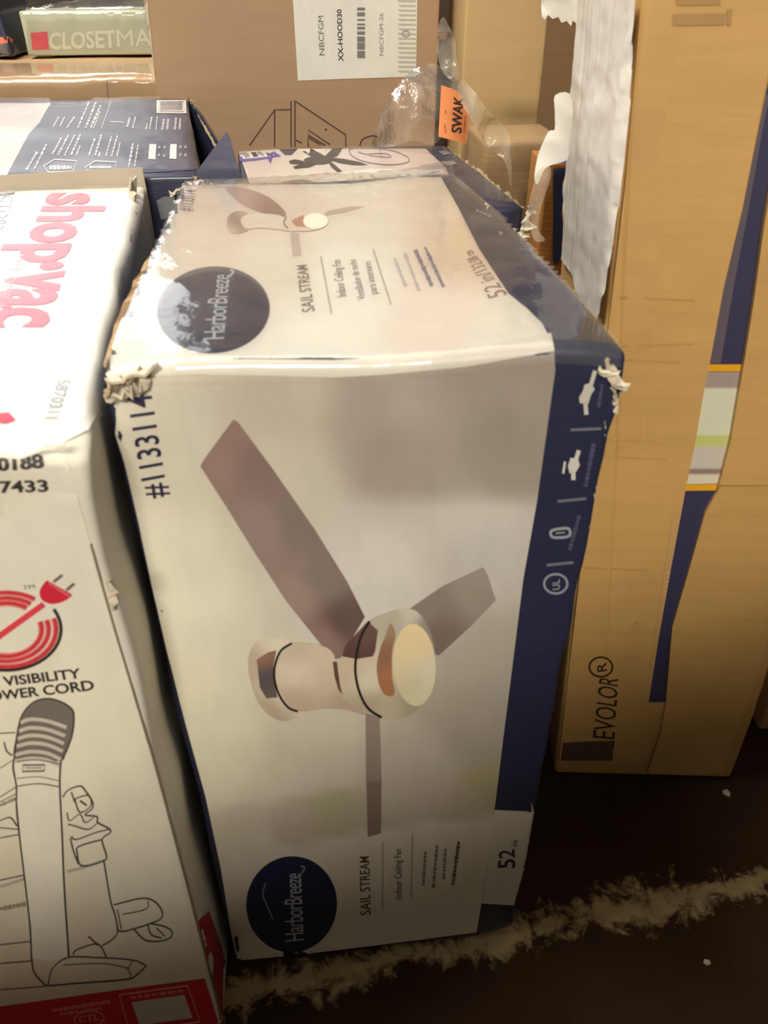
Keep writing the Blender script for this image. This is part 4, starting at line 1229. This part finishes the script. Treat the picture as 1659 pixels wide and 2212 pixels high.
def prism(pts, off, thick, name, mat):
    """a board flap with thickness, lying on the front of the tall carton"""
    P = [ts.hit(x, y, 0)[0] for x, y in pts]
    nrm = (TC[1]-TC[0]).cross(TC[4]-TC[0]).normalized()
    if nrm.dot(EYE-P[0]) < 0:
        nrm = -nrm
    return slab([q+nrm*off for q in P], off-0.0005, name, tall, mat, nrm)


M_FLAP = cardboard('kraft_flap', (208, 164, 98), 0.5, 0.86, (1, 1, 10), 0.15, 0.12)
lf = prism([(1385, -30)]+[(1348, 400), (1310, 730), (1290, 900), (1240, 1330), (1206, 1640), (1300, 1640), (1392, 1640)]+[(1397, 1530)]+gapL[::-1][1:]+[(1690, -30)], 0.005, 0.004, 'left_flap', M_FLAP)
rf = prism([(1397, 1664), (1480, 1668), (1560, 1664), (1590, 1575), (1640, 1430), (1700, 1200), (1720, 1046), (1552, 1046)]+gapR[::-1][8:]+[(1436, 1516), (1425, 1580)], 0.006, 0.005, 'right_flap', M_FLAP)
uf = prism([(1550, 1040), (1720, 1040), (1760, 700), (1790, 200), (1706, 190)]+gapR[::-1][1:8], 0.009, 0.008, 'upper_right_flap', M_FLAP)
# film and tape on the front, ribbed tape beside the gap
rib = []
for k in range(34):
    t = k/33
    x, y = 1452+(1404-1452)*t, 1120+(1440-1120)*t
    rib.append([(x, y), (x+16-4*t, y-1), (x+15-4*t, y+5), (x-1, y+6)])


class Flap:
    """lays print on the loose left flap"""

    def __init__(self, o):
        me = o.data
        self.o = o
        self.bvh = BVHTree.FromPolygons([tuple(v.co) for v in me.vertices], [list(p.vertices) for p in me.polygons])
    hit = Surf.hit
    mean = 1.4


lfs = Flap(lf)
lay(lfs, bm_from(rib), 'ribbed_tape', P_GLOSS, lf, 0.0010, (196, 160, 108), 0)
text(lfs, 'LEVOLOR', [(1326, 1616), (1336, 1466), (1294, 1458), (1277, 1612)], 'brand_lettering', lf, (64, 44, 24), 0.0010, P_MATTE, 0, bold=0.0)
lay(lfs, bm_from(stroke(ell(1298, 1440, 25, 21, 26), 4, True)), 'registered_mark', P_MATTE, lf, 0.0010, (64, 44, 24), 0)
text(lfs, 'R', [(1311, 1449), (1309, 1430), (1288, 1432), (1290, 1451)], 'registered_mark', lf, (64, 44, 24), 0.0010, P_MATTE, 0, bold=0.01)
poly(lfs, [(1270, 1601), (1324, 1600), (1323, 1642), (1212, 1642), (1216, 1604)], 'dark_printed_block', lf, (92, 72, 52), 0.0014)
for fpz in ([(1455, -6), (1556, -6), (1556, 11), (1462, 12)], [(1452, 30), (1568, 28), (1566, 54), (1450, 56)], [(1570, 20), (1582, 18), (1578, 56), (1570, 56)]):
    poly(lfs, fpz, 'faded_print', lf, (172, 134, 80), 0.0008)
for (xa, ya, xb, yb) in ((1312, 748, 1500, 742), (1306, 776, 1470, 781), (1300, 948, 1440, 955), (1290, 985, 1440, 992), (1262, 1226, 1400, 1232), (1316, 640, 1500, 648)):
    lay(lfs, bm_from(stroke([(xa, ya), (xb, yb)], 5)), 'board_crease', P_MATTE, lf, 0.0008, (190, 148, 86), 20)
poly(lfs, [(1330, 900), (1392, 880), (1386, 960), (1330, 970)], 'packing_tape', lf, None, 0.002, FILM_T, 10, wrinkle=0.002, wscale=20)
poly(lfs, [(1345, 1360), (1392, 1330), (1385, 1420), (1350, 1430)], 'packing_tape', lf, None, 0.002, FILM_T, 10, wrinkle=0.002, wscale=20)
# milky film over the side
side = [(1386, -10), (1370, 180), (1346, 400), (1332, 520), (1318, 620), (1300, 712), (1276, 690), (1262, 640), (1250, 600), (1222, 560), (1226, 480), (1228, 400), (1238, 300), (1244, 200), (1256, 100), (1262, -10)]
sf = poly(ts, side, 'side_wrap_film', tall, None, 0.006, FILM_M, 9, wrinkle=0.0045, wscale=10)
sf['label'] = 'milky layers of stretch film on the side'

# hanging white film scraps and crumpled clear film
def sheet(name, pts, depth, mat, parent, amp, scale, grid=9, seed=0.0, dfun=None):
    """a crumpled sheet of film hanging at some distance, its folds modelled"""
    bm = bm_from([pts])
    cut_grid(bm, grid)
    bm.verts.index_update()
    verts = []
    for v in bm.verts:
        dd = depth if dfun is None else dfun(v.co.x, v.co.y)
        p = at(v.co.x, v.co.y, 1, dd)
        q = p*scale+V((seed, 0, seed))
        p = p+V((0.25*noise.noise(q*1.7), noise.noise(q)+0.6*abs(noise.noise(q*2.3)), 0.2*noise.noise(q*1.3)))*amp
        verts.append(p)
    faces = [[v.index for v in f.verts] for f in bm.faces]
    bm.free()
    return mesh_obj(name, verts, faces, mat, parent, True)


wf = thing('white_film_scrap', 'torn white plastic film scrap hanging beside the wrapped tall carton', 'plastic film', at(1180, 300, 1, 1.11))
sheet('film_sheet', spline([(1198, 206), (1232, 204), (1238, 260), (1232, 310), (1226, 345), (1190, 358), (1172, 372), (1160, 400), (1154, 380), (1166, 330), (1186, 286), (1200, 280), (1198, 240)], 3, True), 1.11, FILM_W, wf, 0.008, 9, 8, 2)
sheet('film_tail', spline([(1160, 376), (1174, 362), (1190, 366), (1182, 420), (1168, 470), (1166, 500), (1178, 520), (1160, 524), (1150, 505), (1148, 470), (1140, 500), (1136, 480), (1146, 430)], 3, True), 1.10, FILM_S, wf, 0.01, 14, 6, 5)
wf2 = thing('white_film_fringe', 'white torn film fringe at the top edge above the dark gap', 'plastic film', at(1215, 20, 1, 1.60))
sheet('film_sheet', [(1172, -20), (1275, -20), (1268, 30), (1258, 44), (1250, 40), (1246, 52), (1238, 44), (1234, 56), (1226, 44), (1216, 48), (1210, 36), (1198, 40), (1190, 32), (1182, 42), (1176, 36), (1174, 10)], 1.60, FILM_W, wf2, 0.02, 12, 7, 9)

cf = thing('clear_film_bundle', 'crumpled clear stretch film standing up behind the second fan carton', 'plastic film', at(900, 300, 1, 1.84))
sheet('film_sheet', spline([(803, 316), (812, 280), (830, 230), (858, 190), (880, 165), (905, 146), (935, 138), (965, 150), (990, 175), (1012, 200), (1034, 232), (1010, 262), (985, 270), (960, 300), (935, 318), (905, 306), (860, 312)], 3, True), 1.80, FILM_C, cf, 0.03, 8, 8, 1,
      lambda x, y: 1.79-0.10*math.sin((x-800)/230*math.pi)*max(0, min(1, (y-140)/120.0)))
sheet('film_strand', spline([(1000, 172), (1020, 195), (1050, 236), (1085, 268), (1104, 296), (1106, 330), (1104, 380), (1112, 408), (1098, 392), (1088, 350), (1070, 330), (1045, 290), (1022, 256), (1000, 225), (985, 190)], 3, True), 1.55, FILM_S, cf, 0.03, 12, 7, 4)
sheet('film_peak', spline([(952, 40), (962, 38), (975, 70), (988, 110), (992, 150), (985, 178), (960, 160), (948, 120), (946, 80)], 3, True), 1.86, FILM_S, cf, 0.02, 16, 6, 7)
stick = thing('orange_sticker', 'orange paper tag stuck on the crumpled clear film, with black lettering', 'sticker', at(980, 250, 1, 1.66))


def tag_sheet():
    yt = 1.66
    pts = [(953, 184), (975, 191), (993, 200), (1003, 220), (1013, 242), (1010, 280), (1006, 311), (978, 303), (947, 295), (950, 240)]
    bm = bm_from([pts])
    cut_grid(bm, 10)
    bm.verts.index_update()
    verts = [at(v.co.x, v.co.y, 1, yt+0.02*((v.co.x-975)/30.0)**2*0.3) for v in bm.verts]
    k = len(verts)
    faces = [[v.index for v in f.verts] for f in bm.faces]
    bm.free()
    o = mesh_obj('tag_paper', verts, faces, M_ORANGE, stick, True, [lin((236, 146, 88))]*k)

    class T:
        hit = Surf.hit
        mean = 2.0
    t = T()
    t.bvh = BVHTree.FromPolygons([tuple(v) for v in verts], faces)
    text(t, 'SWAK', [(996, 288), (1000, 212), (980, 206), (974, 286)], 'tag_lettering', o, (62, 42, 34), 0.001, P_MATTE, 0, bold=0.03)
    lay(t, bm_from(scribble((963, 286), (960, 268), 3, 5, .3, 2)+scribble((962, 245), (963, 238), 3, 2, .3, 3)+scribble((1002, 286), (1005, 250), 3, 8, .3, 4)), 'tag_small_print', P_MATTE, o, 0.001, (168, 100, 60), 0)


tag_sheet()

# carton behind the tall one at the right edge
rn = thing('brown_carton', 'brown carton behind the tall carton at the right edge, standing on the floor', 'box', (1.0, 1.1, 0))
carton([(0.84, 0.925, 0), (1.3, 0.90, 0), (1.32, 1.3, 0), (0.86, 1.32, 0), (0.84, 0.925, 1.3), (1.3, 0.90, 1.3), (1.32, 1.3, 1.3), (0.86, 1.32, 1.3)], 0.008, M_KRAFT, rn, step=0.06, seed=59)

# crumbs of board on the floor
for i, (x, y, s, lab) in enumerate(((1570, 1716, 0.006, 'pale crumb of board on the dark floor near the tall carton'), (1527, 2080, 0.005, 'pale crumb of board on the dark floor in front of the worn line'))):
    c = at(x, y, 2, 0)
    rr = random.Random(i)
    bm = bmesh.new()
    bmesh.ops.create_icosphere(bm, subdivisions=1, radius=s)
    for v in bm.verts:
        v.co = V((v.co.x*(0.7+rr.random()), v.co.y*(0.7+rr.random()), v.co.z*0.5+s*0.5))
    me = bpy.data.meshes.new('paper_crumb')
    bm.to_mesh(me)
    bm.free()
    me.materials.append(M_TORN)
    o = bpy.data.objects.new('paper_crumb', me)
    COL.objects.link(o)
    o.location = (c.x, c.y, 0)
    o['label'] = lab
    o['category'] = 'crumb'
